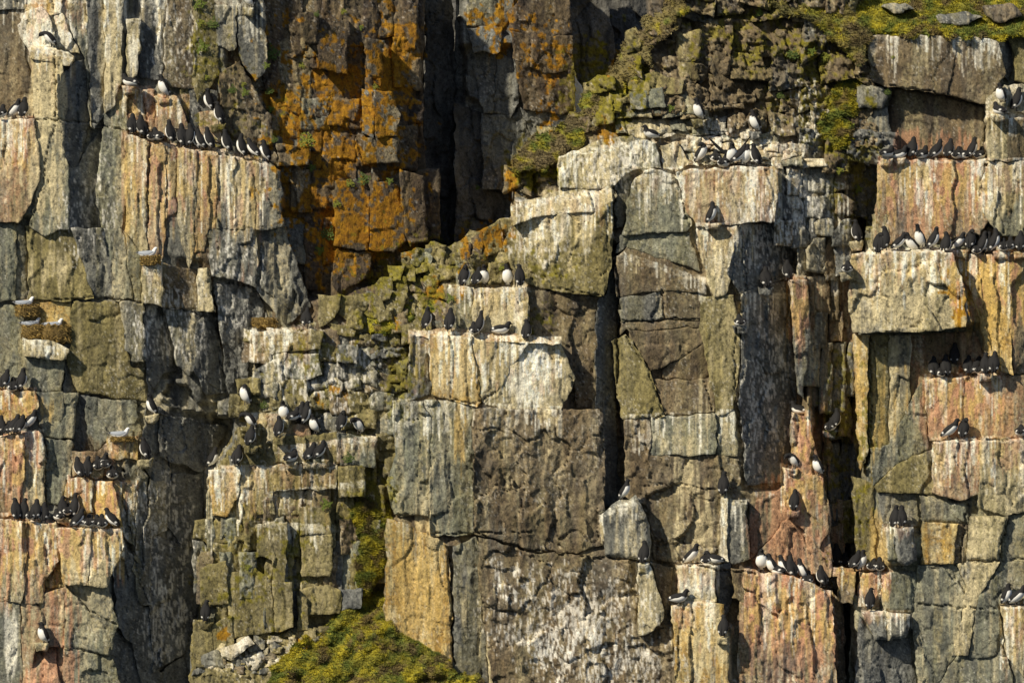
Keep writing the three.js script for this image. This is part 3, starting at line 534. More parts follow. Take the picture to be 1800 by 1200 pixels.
broken(buttress, '1062,222 1120,212 1240,208 1330,224 1395,258 1440,292 1370,292 1215,290 1190,240 1100,244', { w: 30, h: 13, jit: .3, pal: ['C', 'C', 'W', 'P', 'V'], z: (u, v) => 64 + (v - 230) * .42, dz: 4, yaw: 0, ry: 36, rp: 40, pitch: 34, seed: 43, bev: 4, back: 40, fx: 14, fy: 12, amp: .9, step: 2.2 });
broken(buttress, '1085,170 1180,150 1290,190 1240,206 1110,206 1060,210', { w: 34, h: 15, jit: .25, pal: ['V', 'O', 'N', 'C'], z: (u, v) => 62 + (v - 170) * .2, dz: 5, yaw: -4, ry: 40, rp: 40, pitch: 16, seed: 47, bev: 4, back: 40, fx: 16, fy: 14, amp: .8, step: 2.2 });
blocks(buttress, `O 62 -20 6|1190,56 1234,54 1230,104 1210,110 1190,104|amp=.8 bev=7
D 48 30 0|1232,56 1262,60 1256,100 1234,106|amp=1
O 60 -8 4|1192,110 1224,108 1230,140 1200,142 1186,136|amp=.7 bev=6
N 60 16 0|1255,92 1284,96 1288,150 1262,155 1252,120|amp=.8
O 70 -6 14|1108,140 1150,128 1200,142 1196,165 1150,166 1108,158|amp=.8
V 76 -4 14|1108,162 1162,156 1168,186 1112,190|amp=.9
V 72 -22 10|1190,168 1224,176 1226,200 1196,198|amp=.7
C 92 -6 8|986,272 1016,264 1060,246 1110,240 1128,262 1108,300 1072,330 985,330 980,296|amp=1.2 fx=34 fy=60
V 96 4 6|1112,242 1150,252 1160,296 1112,298|amp=1 fx=24
C 90 -8 8|1162,256 1190,250 1212,290 1190,297 1166,296|amp=1 fx=24
C 104 -4 20|902,364 985,334 1074,330 1082,346 1050,372 990,374 930,384 904,396|amp=1
O 102 -10 0|902,392 930,386 990,376 1050,374 1076,352 1076,440 1066,500 1058,518 986,512 932,500 900,470 884,434|amp=1.6 fx=60 fy=90
G 86 20 0|1078,332 1108,302 1110,350 1092,396 1080,402|amp=.8
V 110 0 0|1112,320 1140,300 1186,308 1214,396 1204,404 1096,412 1102,380|amp=.8 fx=100 fy=120
P 122 -2 0|1192,301 1290,296 1368,295 1362,388 1300,392 1226,398 1208,372|amp=.9 fx=60 fy=160
G 66 50 0|1369,296 1392,300 1396,392 1372,396|amp=.8
V 102 0 0|1092,414 1208,407 1228,474 1180,460 1105,436 1084,446|amp=.8 fx=60
N 108 -2 -2|1080,456 1105,438 1180,463 1238,496 1240,516 1165,508 1086,520|amp=.8 fx=120
C 118 -10 0|1226,400 1300,398 1296,440 1274,516 1254,520 1242,482|amp=.8 fx=24 fy=200
D 76 46 0|1302,398 1370,394 1398,450 1388,488 1302,516 1278,480|amp=1.3 fx=26
G 92 10 0|1272,486 1298,488 1300,516 1274,518|amp=.6
V 104 -2 0|788,508 830,504 832,580 786,580|amp=.7 fx=24
C 112 -2 0|832,506 928,508 928,590 833,584|amp=.8 fx=22 fy=200
G 122 -30 0|902,548 926,546 926,594 906,592|amp=.4
N 86 6 0|930,512 986,514 1060,522 1050,570 1046,720 1012,714 1000,650 986,604 930,592|amp=1.7 fx=60 fy=100
D 126 20 0|720,588 752,590 756,690 740,694 718,702|amp=.9 fx=20
Y 140 -4 0|752,590 830,594 834,640 846,704 835,712 800,706 760,694|amp=.9 fx=26 fy=200
C 140 0 0|832,598 930,602 902,640 882,678 850,708 836,650|amp=.8 fx=24 fy=200
C 134 2 0|904,607 986,604 1002,646 1010,664 986,718 884,718 852,710 890,660|amp=1.1 fx=40
P 128 0 55|722,580 790,576 928,590 986,600 984,606 830,598 752,592 722,590|amp=.8 fx=30 fy=10
D 70 52 0|1050,524 1066,520 1076,420 1088,520 1084,700 1086,830 1100,880 1060,888 1046,720|amp=1
G 105 0 0|1088,522 1130,522 1164,512 1164,560 1092,564|amp=.6
N 104 0 0|1166,504 1240,498 1240,560 1166,560|amp=.6
N 103 0 0|1092,566 1240,563 1236,574 1104,580 1092,588|amp=.6
O 106 -8 0|1076,602 1100,590 1110,602 1140,650 1168,730 1096,736 1084,680|amp=.7 fx=70 fy=160
N 103 2 -3|1106,582 1234,577 1240,600 1214,618 1170,644 1142,648|amp=.8 fx=80
N 96 0 -12|1170,648 1214,622 1240,604 1250,658 1240,666 1166,662|amp=.7 fx=60
N 104 0 0|1150,668 1250,666 1256,724 1170,728 1160,700|amp=.6 fx=90
O 112 -4 0|1232,522 1290,520 1300,600 1292,722 1260,726 1242,622 1232,580|amp=.8 fx=30 fy=120
V 113 -4 0|1146,734 1258,728 1258,798 1148,800|amp=.7 fx=60
V 113 -4 0|1260,728 1292,724 1298,800 1262,800|amp=.6
N 109 0 0|1098,740 1144,736 1146,802 1260,802 1300,804 1302,850 1270,862 1268,988 1152,984 1140,890 1102,872|amp=1.9 fx=70 fy=90
D 58 46 0|1303,520 1346,502 1398,494 1400,600 1400,700 1390,848 1312,850 1300,700|amp=1.4 fx=36 fy=90
V 142 -6 0|690,706 742,704 758,740 752,904 692,904 680,842 696,800|amp=1.7 fx=40 fy=120
V 142 6 0|744,702 830,716 834,934 800,940 754,938 752,904 760,740|amp=1.1 fx=34 fy=160
N 141 4 0|832,718 986,722 1060,722 1062,880 1060,956 1000,974 930,962 836,934|amp=2.3 fx=74 fy=130
G 154 -4 4|1056,905 1090,881 1118,874 1126,892 1142,930 1142,984 1066,978 1060,930|amp=.9 fx=50 bev=10
N 146 2 0|842,942 930,970 1060,980 1118,986 1122,1120 1150,1112 1180,1100 1196,1200 872,1200 842,1020|amp=1.9 fx=64 fy=80
Y 143 -2 0|680,910 754,941 786,960 792,1080 796,1180 760,1160 676,1100|amp=.9 fx=60 fy=200
G 140 6 0|796,962 836,944 848,1010 858,1200 798,1186|amp=1 fx=30
C 148 -6 0|836,950 846,960 860,1060 876,1200 860,1200 850,1010|amp=.6
C 168 -8 0|1122,992 1143,992 1168,1078 1150,1108 1124,1116|amp=.7 fx=40
N 122 10 0|1146,990 1180,1000 1176,1080 1168,1070|amp=.6
C 168 -6 0|1190,994 1260,993 1256,1056 1226,1058 1196,1062|amp=.7 fx=24 fy=200
D 128 40 0|1262,993 1286,992 1290,1050 1276,1080 1260,1080|amp=.7
Y 176 -8 0|1182,1066 1240,1058 1270,1062 1286,1200 1192,1200|amp=.9 fx=22 fy=260
G 124 -4 0|1272,880 1312,880 1318,984 1290,990 1272,988|amp=.7 fx=24
W 128 -24 0|1268,866 1278,868 1280,986 1266,986|amp=.4
N 100 0 0|1316,886 1388,852 1396,896 1320,984|amp=1
P 96 4 0|1394,728 1420,732 1442,820 1458,900 1462,1012 1390,1004 1322,986 1392,900|amp=1.5 fx=34 fy=120
P 100 2 0|1378,822 1446,842 1456,930 1440,960 1384,900|amp=.8 fx=30
N 148 2 0|1290,1002 1318,1004 1316,1060 1290,1050|amp=.7
P 152 2 4|1312,1004 1380,1012 1462,1040 1472,1200 1294,1200 1302,1060|amp=1.6 fx=34 fy=120
G 92 20 0|1390,494 1420,490 1424,610 1410,700 1402,690 1400,600|amp=.8
N 72 14 0|1464,1040 1482,1060 1490,1200 1474,1200|amp=.8`);

// ---- banded cliff on the right
const banded = cliff('banded_cliff', 'pink and cream stained cliff in stacked bands under a mossy brow', 'cliff');
face(banded, '1505,40 1860,40 1860,1260 1490,1260 1500,900 1510,600 1530,300', { pal: 'V', z: 22, amp: 1.6, fx: 60, fy: 90, seed: 71, hug: 1, back: 300 });
face(banded, '1440,260 1560,100 1540,420 1530,1000 1520,1260 1450,1260 1440,700', { pal: 'K', z: -70, amp: 2.4, fx: 24, fy: 90, seed: 73, back: 40 });
broken(banded, '1470,60 1530,80 1560,150 1550,280 1500,420 1470,300', { w: 30, h: 50, jit: .2, pal: ['G', 'D', 'N', 'D'], z: (u, v) => 40 - Math.abs(v - 150) * .25, dz: 9, yaw: 10, ry: 40, rp: 20, seed: 49, bev: 4, back: 50, fx: 18, fy: 30, amp: .9 });
blocks(banded, `N 80 -4 -2|1526,66 1562,62 1566,150 1534,142|amp=.7
N 86 0 -2|1564,63 1682,66 1676,110 1664,164 1640,160 1562,150|amp=.8 fx=120 fy=200
N 84 0 -2|1682,66 1752,70 1766,130 1732,184 1666,164 1678,112|amp=.8 fx=120 fy=160
D 62 50 0|1754,70 1770,80 1782,104 1772,140 1758,120|amp=.7
O 70 0 0|1772,64 1800,64 1800,150 1784,140 1784,100|amp=.7
N 44 0 5|1572,153 1660,165 1734,188 1734,272 1600,278 1566,262 1560,220|amp=.8 fx=120 fy=200 bev=10
G 76 -4 8|1506,152 1548,152 1560,160 1552,188 1512,188|amp=.6 bev=6
G 62 -6 0|1526,196 1562,190 1566,262 1540,270 1528,240|amp=.7 bev=5
D 54 10 0|1506,190 1526,196 1530,290 1516,280|amp=.8
P 84 -2 0|1548,284 1734,281 1720,330 1736,380 1722,412 1540,432 1542,378|amp=.9 fx=50 fy=220
C 80 -6 0|1538,380 1560,376 1560,430 1534,434|amp=.6
G 52 0 40|1552,8 1592,5 1606,16 1572,22|amp=1.4 bev=7
G 66 -6 40|1650,26 1690,20 1726,30 1700,42 1656,40|amp=1.2 bev=6
N 64 10 36|1732,10 1784,6 1796,28 1760,40 1736,30|amp=1.4 bev=7
W 96 -14 10|1736,172 1764,152 1766,198 1738,200|amp=.8
W 84 4 16|1766,150 1800,144 1800,196 1768,197|amp=1
C 102 -6 0|1736,202 1772,204 1770,280 1738,280|amp=.6 fx=20 fy=200
N 96 16 -4|1773,210 1800,206 1800,280 1772,281|amp=.6
V 98 -6 0|1742,285 1800,284 1800,420 1762,412 1738,386 1718,340|amp=1.2 fx=30 fy=160
P 60 0 0|1722,386 1760,412 1800,422 1800,440 1722,438|amp=.8
C 134 -4 0|1498,446 1674,443 1694,500 1696,574 1640,580 1502,583 1494,530|amp=1.5 fx=70 fy=110
Y 98 -14 0|1676,447 1720,446 1730,560 1756,650 1740,640 1722,562 1702,500|amp=.9
Y 104 -12 0|1720,446 1770,446 1774,560 1782,656 1760,652 1732,560|amp=.9 fx=30 fy=260
P 96 14 0|1770,446 1800,446 1800,570 1786,650 1776,560|amp=.8
P 84 8 0|1784,572 1800,572 1800,654 1780,654|amp=.6
Y 88 -20 0|1502,588 1528,588 1524,800 1514,830 1508,720|amp=.7
O 76 6 0|1530,590 1564,590 1562,780 1528,790|amp=.8 fx=24 fy=200
C 74 0 0|1565,590 1602,590 1600,700 1564,780|amp=.8
P 58 -4 6|1603,590 1712,584 1738,640 1640,660 1602,700|amp=.9 fx=60
P 92 0 0|1627,666 1800,658 1800,768 1636,772|amp=1 fx=60 fy=240
V 82 8 0|1530,784 1562,782 1602,704 1626,668 1630,790 1600,800 1536,850|amp=1.2 fx=40
P 112 -2 0|1642,776 1720,772 1720,868 1690,880 1642,866|amp=1 fx=40 fy=200
C 114 4 0|1722,772 1800,770 1800,890 1768,906 1722,890|amp=1.1 fx=40 fy=160
O 90 0 0|1538,852 1602,802 1640,794 1640,868 1546,862|amp=1 fx=50
O 80 -4 0|1500,840 1536,852 1540,1000 1506,1002|amp=.8 fx=24 fy=160
G 82 0 0|1546,866 1610,866 1614,924 1548,926|amp=.8
V 136 -10 4|1548,930 1574,928 1578,984 1562,984|amp=.7 bev=8
D 136 22 4|1575,928 1606,928 1612,984 1592,994 1578,986|amp=.8 bev=8
V 98 0 -6|1620,872 1696,886 1706,918 1622,918|amp=.8 fx=70 bev=7
Y 116 -6 0|1622,920 1682,920 1676,988 1622,990|amp=.7 fx=40
N 108 22 0|1683,920 1706,922 1700,984 1678,988|amp=.7
C 122 -8 4|1708,908 1770,910 1756,982 1700,986|amp=.8 fx=70 bev=7
V 106 2 0|1773,908 1800,908 1800,984 1758,986|amp=.8
P 104 -6 0|1512,1007 1552,1006 1546,1070 1510,1064|amp=.7
V 112 6 4|1554,1007 1612,1006 1612,1074 1552,1074|amp=1 fx=40 bev=9
N 110 -4 0|1474,1004 1504,1006 1500,1060 1478,1056|amp=.7
D 134 2 6|1516,1078 1558,1076 1560,1124 1540,1124|amp=.8 bev=9
G 134 6 6|1560,1076 1602,1080 1592,1120 1562,1124|amp=.8 bev=9
D 104 12 0|1512,1084 1538,1126 1598,1124 1622,1200 1500,1200|amp=1.3 fx=36
V 112 0 0|1614,994 1680,992 1700,1038 1686,1140 1622,1200 1606,1100|amp=1.1 fx=60
C 118 -6 0|1682,992 1760,987 1722,1048 1702,1150 1676,1150 1702,1038|amp=1 fx=50
V 110 6 0|1724,1048 1764,988 1800,988 1800,1060 1760,1064 1766,1150 1704,1158|amp=1.1 fx=50
C 136 -8 0|1762,1068 1800,1066 1800,1200 1772,1150|amp=.7 fx=22 fy=240
V 112 2 0|1624,1200 1690,1144 1770,1156 1790,1200|amp=1 fx=60
N 92 0 8|1462,996 1500,998 1502,1012 1466,1012|amp=.6`);

// ================================================================ moss, turf and plants
const mossColour = brown => (u, v) => {
  const q = .55 * fbm(u / 22 + 9, v / 17) + .45 * fb2(u / 5, v / 4.5); CO[0] = .20; CO[1] = .185; CO[2] = .02;
  mixc([.37, .31, .018], sst(.46, .62, q)); mixc([.095, .125, .018], .9 * sst(.48, .66, fbm(u / 15 + 50, v / 12 + 8))); mixc([.115, .075, .035], .8 * sst(.55, .68, fbm(u / 26 + 31, v / 18)));
  mixc([.15, .115, .055], brown * sst(.32, .5, fbm(u / 24 + 77, v / 20 + 5))); const k = .8 + .4 * fb2(u / 2.2, v / 2.2); CO[0] *= k; CO[1] *= k; CO[2] *= k;
};
function sprigGeometry() {
  const p = [], r = rng(5);
  for (let i = 0; i < 5; i++) { const a = i * 1.26 + r(), w = .16, x = Math.cos(a), z = Math.sin(a), l = .8 + .4 * r(), h = .32 + .3 * r(); p.push(-z * w, -.2, x * w, z * w, -.2, -x * w, x * l * .7, h, z * l * .7); }
  const g = new THREE.BufferGeometry(); g.setAttribute('position', new THREE.Float32BufferAttribute(p, 3)); g.computeVertexNormals(); return g;
}
const sprigGeo = sprigGeometry(), sprigMat = new THREE.MeshStandardMaterial({ color: 0xffffff, roughness: 1, side: THREE.DoubleSide });
function moss(label, area, o, count, size = 6) {
  const g = cliff('moss', label, 'moss', 'stuff'), mc = mossColour(o.brown || 0);
  const m = rock(g, 'moss_cushion', poly(area), { pal: 'M', colour: mc, amp: .8, lump: 9, bev: 8, wob: 4, fx: 70, fy: 50, noCrack: true, step: 2.6, back: 26, ...o }, mossMat);
  const pos = m.geometry.attributes.position, nor = m.geometry.attributes.normal, r = rng(count), inst = new THREE.InstancedMesh(sprigGeo, sprigMat, count), M4 = new THREE.Matrix4(), q = new THREE.Quaternion(), c = new THREE.Color(), up = new THREE.Vector3(0, 1, 0), n = new THREE.Vector3(), p = new THREE.Vector3(), s = new THREE.Vector3();
  for (let i = 0; i < count; i++) {
    const k = Math.floor(r() * pos.count); p.fromBufferAttribute(pos, k); n.fromBufferAttribute(nor, k).lerp(up, .45).normalize(); n.x += (r() - .5) * .7; n.z += (r() - .5) * .7; n.normalize(); q.setFromUnitVectors(up, n);
    const z = size * M * (.5 + .9 * r()); s.set(z, z * (.6 + .8 * r()), z); p.x += (r() - .5) * .03; p.y += (r() - .5) * .03; M4.compose(p, q, s); inst.setMatrixAt(i, M4);
    mc(p.x / M + 900, 600 - p.y / M); inst.setColorAt(i, c.setRGB(CO[0] * 1.1, CO[1] * 1.1, CO[2] * 1.1));
  }
  inst.name = 'moss_sprigs'; inst.castShadow = inst.receiveShadow = true; inst.userData.kind = 'stuff'; g.add(inst); return g;
}
moss('golden green moss covering the mound at the foot of the outcrop', '455,1250 478,1176 505,1150 540,1122 575,1106 592,1082 606,1072 645,1054 674,1042 676,1088 700,1118 745,1136 790,1160 806,1182 842,1190 880,1250', { z: 176, pitch: 46, yaw: -8, lump: 42, back: 120, bev: 3, step: 2.2 }, 26000, 4.6);
moss('golden moss carpet on the brow above the banded cliff', '1425,-60 1850,-60 1850,52 1800,60 1740,66 1680,65 1600,62 1540,58 1515,48 1470,20', { z: 42, pitch: 58, lump: 12, back: 90 }, 14000, 6);
moss('tangled green moss hanging beside the brow of the buttress', '1330,-50 1440,-50 1500,20 1530,64 1512,110 1480,80 1440,40 1390,24 1350,10', { z: 62, pitch: 30, lump: 12, back: 60, bev: 4, brown: .6 }, 3800, 6);
moss('green turf on the lower shoulder of the buttress above the chasm', '1010,206 972,226 936,244 904,274 906,300 936,306 960,292 990,268 1026,246 1046,224', { z: 58, yaw: -16, pitch: 34, lump: 14, back: 60, bev: 2, wob: 8, brown: .95 }, 3000, 5);
moss('mossy fringe on the steep upper shoulder of the buttress', '1200,-45 1140,28 1098,96 1074,118 1036,162 1014,200 1050,214 1078,184 1106,156 1128,122 1176,60 1240,-45', { z: 52, yaw: -26, pitch: 12, lump: 15, back: 60, bev: 2, wob: 9, brown: .8 }, 3400, 4.6);
moss('green moss hanging in the corner between outcrop and buttress', '626,886 652,876 682,896 684,960 664,1012 640,1046 628,1000 634,950 622,920', { z: 108, yaw: 14, pitch: 6, lump: 9, back: 50 }, 4200, 6);
moss('dark green moss in the damp recess under the brow', '1480,120 1505,110 1522,160 1506,196 1486,200 1500,240 1470,260 1440,220 1462,180', { z: 62, pitch: 12, lump: 9, back: 40 }, 2600, 6);
moss('yellow green moss on the shaded rubble of the ridge', '800,560 760,548 730,560 716,590 650,588 640,560 680,556 720,520 760,500 790,520', { z: 58, pitch: 22, lump: 8, back: 30, grow: -2 }, 1500, 4);

const leafMat = [[.13, .17, .022], [.20, .21, .025], [.08, .115, .02]].map(c => new THREE.MeshStandardMaterial({ color: new THREE.Color().setRGB(...c), roughness: .9, side: THREE.DoubleSide }));
const tuftGeo = [1, 2, 3].map(sd => {
  const r = rng(sd * 31), p = [];
  for (let i = 0; i < 90; i++) { // small folded leaves spread through a ragged cushion
    const a = r() * 6.283, d = Math.pow(r(), .7), e = r() * 6.283, x = Math.cos(a) * d * .95 + (r() - .5) * .2, y = Math.sin(a) * d * (.8 + .3 * Math.sin(a * 3 + sd)), z = .55 * Math.sqrt(Math.max(0, 1 - d * d)) + .15 * r(), l = .16 + .16 * r(), w = .07 + .05 * r(), cx = Math.cos(e), cy = Math.sin(e);
    const tip = [x + cx * l, y + cy * l + .03, z + .1 * r()], b = [x - cx * l * .4, y - cy * l * .4, z], s1 = [x - cy * w, y + cx * w, z + .06], s2 = [x + cy * w, y - cx * w, z + .06];
    p.push(...b, ...s2, ...tip, ...b, ...tip, ...s1);
  }
  const g = new THREE.BufferGeometry(); g.setAttribute('position', new THREE.Float32BufferAttribute(p, 3)); g.computeVertexNormals(); return g;
});
const stemGeo = (() => { const gs = []; for (let i = 0; i < 6; i++) { const a = i * 1.05 + .3, g = new THREE.CylinderGeometry(.015, .03, 1, 5); g.translate(0, .5, 0); g.rotateX(Math.PI / 2 - .5); g.rotateZ(a); g.scale(.75, .75, .6); gs.push(g); } return mergeGeometries(gs); })();
const stemMat = new THREE.MeshStandardMaterial({ color: new THREE.Color().setRGB(.12, .09, .03), roughness: 1 });
const PLANTS = `350,6,13,high at the top edge of the grey cliff;352,40,9,below the topmost tuft on the grey cliff;374,42,12,tall cushion beside the pale slab on the grey cliff;355,82,13,round cushion in the crack of the grey cliff;362,136,7,small sprig low in the crack of the grey cliff;408,158,9,beside the upper perch above the pink ledge;430,162,9,near a narrow crack above the pink ledge;427,148,6,small sprig on the dark rib above the ledge;476,95,17,bright bushy clump at the edge of the lichen wall;468,115,7,small sprig under the bright bushy clump;530,115,7,in a notch of the upper lichen wall;474,160,8,on a dark rib of the lichen wall;476,192,7,below the dark rib of the lichen wall;540,246,16,large clump in the middle of the lichen wall;482,246,7,beside the lowest birds of the pink ledge;548,294,8,under the large clump on the lichen wall;615,322,9,on the small ledge low on the lichen wall;640,316,13,wide cushion on the lichen wall above the orange slabs;685,318,7,at the far end of the lichen wall ledge;592,358,8,between orange slabs of the lichen wall;575,412,15,dangling green clump near the foot of the lichen wall;562,440,9,under the dangling clump on the lichen wall;604,20,6,near the top of the lichen wall;556,25,6,in the topmost crack of the lichen wall;634,48,6,in the shallow groove of the lichen wall;660,152,7,above the grey block on the lichen wall;1394,96,12,bright clump on the brown rock under the brow;1428,90,8,beside the bright clump under the brow;1452,100,10,in the dark recess under the brow;1372,168,8,low on the brown rock above the whitewashed slope;1336,22,9,at the brow of the buttress;1570,100,4,tiny sprig on the tall brown slab;1560,162,7,on the small block beside the tall slab;1510,332,8,in the dark chasm by the pink band;1476,300,8,at the head of the dark chasm;463,712,9,yellow sprig beside the preening bird on the outcrop;573,886,11,yellow cushion on the face of the outcrop;436,996,6,small sprig on a pillar of the outcrop;612,806,11,dry cushion at the end of the outcrop ledge;791,524,9,on the ridge beside the pale shelf;884,470,8,on the ridge under the big buttress;838,330,6,in the lower chasm;1180,190,7,beside the bird on the whitewashed slope`.split(';').map(s => s.split(',').map((q, i) => i < 3 ? +q : q));
const plantProto = tuftGeo.map((g, i) => { const o = new THREE.Group(), f = new THREE.Mesh(g, leafMat[i]), s = new THREE.Mesh(stemGeo, stemMat); f.name = 'foliage'; s.name = 'stem'; for (const m of [f, s]) m.castShadow = m.receiveShadow = true; o.add(f, s); return o; });
PLANTS.forEach(([x, y, r, where], i) => {
  const o = plantProto[i % 3].clone(), z = Math.max(zAt(x, y), zAt(x, y + r * .6)) - 1; o.name = i ? 'plant_' + String(i).padStart(3, '0') : 'plant';
  o.position.copy(at(x, y, z)); o.scale.set(r * M, r * M * .95, r * M); o.rotation.z = (i * 1.7) % 1 - .5; o.userData = { label: 'green leafy tuft ' + where, category: 'plant', group: 'green tufts growing on the cliffs' }; scene.add(o);
});

// ================================================================ birds
const BLACK = [.0062, .0056, .0056], WHITE = [.80, .78, .72];
function catmull(P, t) { const n = P.length - 1, f = clamp(t, 0, 1) * n, i = Math.min(n - 1, Math.floor(f)), u = f - i, a = P[Math.max(0, i - 1)], b = P[i], c = P[i + 1], d = P[Math.min(n, i + 2)]; return b.map((_, k) => .5 * (2 * b[k] + (c[k] - a[k]) * u + (2 * a[k] - 5 * b[k] + 4 * c[k] - d[k]) * u * u + (3 * b[k] - a[k] - 3 * c[k] + d[k]) * u * u * u)); }
// spine: x y z thickness width, from tail tip to the base of the bill
function frames(spine, n) {
  const F = [];
  for (let i = 0; i <= n; i++) {
    const t = i / n, p = catmull(spine, t), a = catmull(spine, t - .01), b = catmull(spine, t + .01);
    const T = new THREE.Vector3(b[0] - a[0], b[1] - a[1], b[2] - a[2]).normalize(), S = new THREE.Vector3(0, 0, 1).addScaledVector(T, -T.z).normalize(), Vv = new THREE.Vector3().crossVectors(T, S);
    F.push({ p: new THREE.Vector3(p[0], p[1], p[2]), T, S, V: Vv, r: Math.max(.004, p[3]), w: Math.max(.004, p[4]) });
  }
  return F;
}
const ringPoint = (f, a, k = 1) => f.p.clone().addScaledVector(f.V, Math.cos(a) * f.r * k).addScaledVector(f.S, Math.sin(a) * f.w * k);
function bodyGeometry(F, paint) {
  const K = 16, pos = [], col = [], ind = [];
  F.forEach((f, i) => { for (let k = 0; k < K; k++) { const a = k / K * 2 * Math.PI, p = ringPoint(f, a), aa = a > Math.PI ? 2 * Math.PI - a : a; pos.push(p.x, p.y, p.z); col.push(...paint(i / (F.length - 1), aa)); } });
  for (let i = 0; i + 1 < F.length; i++) for (let k = 0; k < K; k++) { const a = i * K + k, b = i * K + (k + 1) % K; ind.push(a, b, a + K, b, b + K, a + K); }
  for (const e of [0, F.length - 1]) { const c = pos.length / 3, f = F[e]; pos.push(f.p.x, f.p.y, f.p.z); col.push(...paint(e ? 1 : 0, Math.PI)); for (let k = 0; k < K; k++) { const a = e * K + k, b = e * K + (k + 1) % K; e ? ind.push(a, b, c) : ind.push(b, a, c); } }
  const g = new THREE.BufferGeometry(); g.setAttribute('position', new THREE.Float32BufferAttribute(pos, 3)); g.setAttribute('color', new THREE.Float32BufferAttribute(col, 3)); g.setIndex(ind); g.computeVertexNormals(); return g;
}
function wingGeometry(F, side, a0, a1, paint) { // folded wing lying on the flank, a thin shell standing off the body
  const n = F.length - 1, s0 = Math.round(n * .06), s1 = Math.round(n * .60), K = 6, pos = [], col = [], ind = [];
  for (let i = s0; i <= s1; i++) { const t = (i - s0) / (s1 - s0), f = F[i]; for (let k = 0; k <= K; k++) {
    const e = k / K, edge = Math.min(1, 5 * e, 5 * (1 - e), 6 * t + .25, 6 * (1 - t)), lo = a0 + (1 - t) * .16, a = (lo + (a1 - lo) * e) * side, p = ringPoint(f, a, 1).addScaledVector(f.V, Math.cos(a) * .008 * edge).addScaledVector(f.S, Math.sin(a) * .009 * edge); p.addScaledVector(f.T, -(1 - t) * .03);
    pos.push(p.x, p.y, p.z); col.push(...paint(t, e)); } }
  for (let i = 0; i < s1 - s0; i++) for (let k = 0; k < K; k++) { const a = i * (K + 1) + k, b = a + K + 1; side > 0 ? ind.push(a, a + 1, b, a + 1, b + 1, b) : ind.push(a, b, a + 1, a + 1, b, b + 1); }
  const g = new THREE.BufferGeometry(); g.setAttribute('position', new THREE.Float32BufferAttribute(pos, 3)); g.setAttribute('color', new THREE.Float32BufferAttribute(col, 3)); g.setIndex(ind); g.computeVertexNormals(); return g;
}
const featherMat = new THREE.MeshStandardMaterial({ vertexColors: true, roughness: .85, side: THREE.DoubleSide });
const plain = (r, g, b, ro = .6) => new THREE.MeshStandardMaterial({ color: new THREE.Color().setRGB(r, g, b), roughness: ro });
const billMat = plain(.025, .023, .022, .4), footMat = plain(.05, .042, .035), eyeMat = plain(.01, .008, .006, .15), yellowBill = plain(.55, .42, .08, .45), darkFoot = plain(.03, .028, .028);
const SPINES = {
  U: [[-.105, .030, 0, .008, .022], [-.075, .080, 0, .040, .052], [-.032, .145, 0, .074, .092], [.006, .220, 0, .078, .092], [.020, .290, 0, .060, .070], [.022, .338, 0, .043, .046], [.036, .380, 0, .040, .040], [.072, .388, 0, .017, .016]],
  T: [[-.105, .026, 0, .008, .022], [-.078, .080, 0, .040, .052], [-.036, .150, 0, .072, .088], [.002, .235, 0, .074, .086], [.020, .310, 0, .052, .060], [.026, .370, 0, .036, .038], [.036, .418, 0, .036, .036], [.070, .436, 0, .016, .015]],
  L: [[-.175, .030, 0, .008, .024], [-.130, .068, 0, .040, .054], [-.065, .118, 0, .072, .092], [.005, .178, 0, .076, .092], [.050, .235, 0, .060, .068], [.068, .282, 0, .042, .045], [.088, .316, 0, .040, .040], [.124, .314, 0, .017, .016]],
  S: [[-.200, .048, 0, .008, .026], [-.150, .064, 0, .040, .056], [-.070, .082, 0, .072, .098], [.020, .098, 0, .080, .100], [.075, .135, 0, .064, .070], [.096, .180, 0, .044, .046], [.118, .210, 0, .040, .040], [.154, .206, 0, .017, .016]],
  B: [[-.130, .034, 0, .008, .022], [-.098, .080, 0, .040, .052], [-.052, .140, 0, .072, .090], [-.004, .205, 0, .072, .088], [.046, .246, 0, .056, .062], [.090, .256, 0, .040, .043], [.132, .242, 0, .040, .039], [.160, .214, 0, .017, .016]],
  Q: [[-.110, .030, 0, .008, .022], [-.078, .082, 0, .040, .052], [-.034, .148, 0, .076, .092], [.004, .222, 0, .080, .092], [.018, .286, 0, .060, .068], [.006, .324, .014, .043, .045], [-.022, .334, .040, .040, .039], [-.050, .308, .064, .017, .016]],
};
SPINES.W = SPINES.U;
for (const [k, q] of [['UL', 1], ['UR', -1]]) SPINES[k] = [...SPINES.U.slice(0, 5), [.022, .338, .004 * q, .043, .046], [.024, .380, .016 * q, .040, .040], [.036, .386, .050 * q, .017, .016]];
SPINES.UT = [[-.112, .030, .012, .008, .022], [-.080, .078, .006, .042, .056], [-.036, .138, 0, .080, .100], [.000, .205, -.004, .082, .098], [.016, .268, 0, .064, .074], [.020, .312, .006, .045, .047], [.034, .350, .004, .040, .040], [.070, .352, 0, .017, .016]];
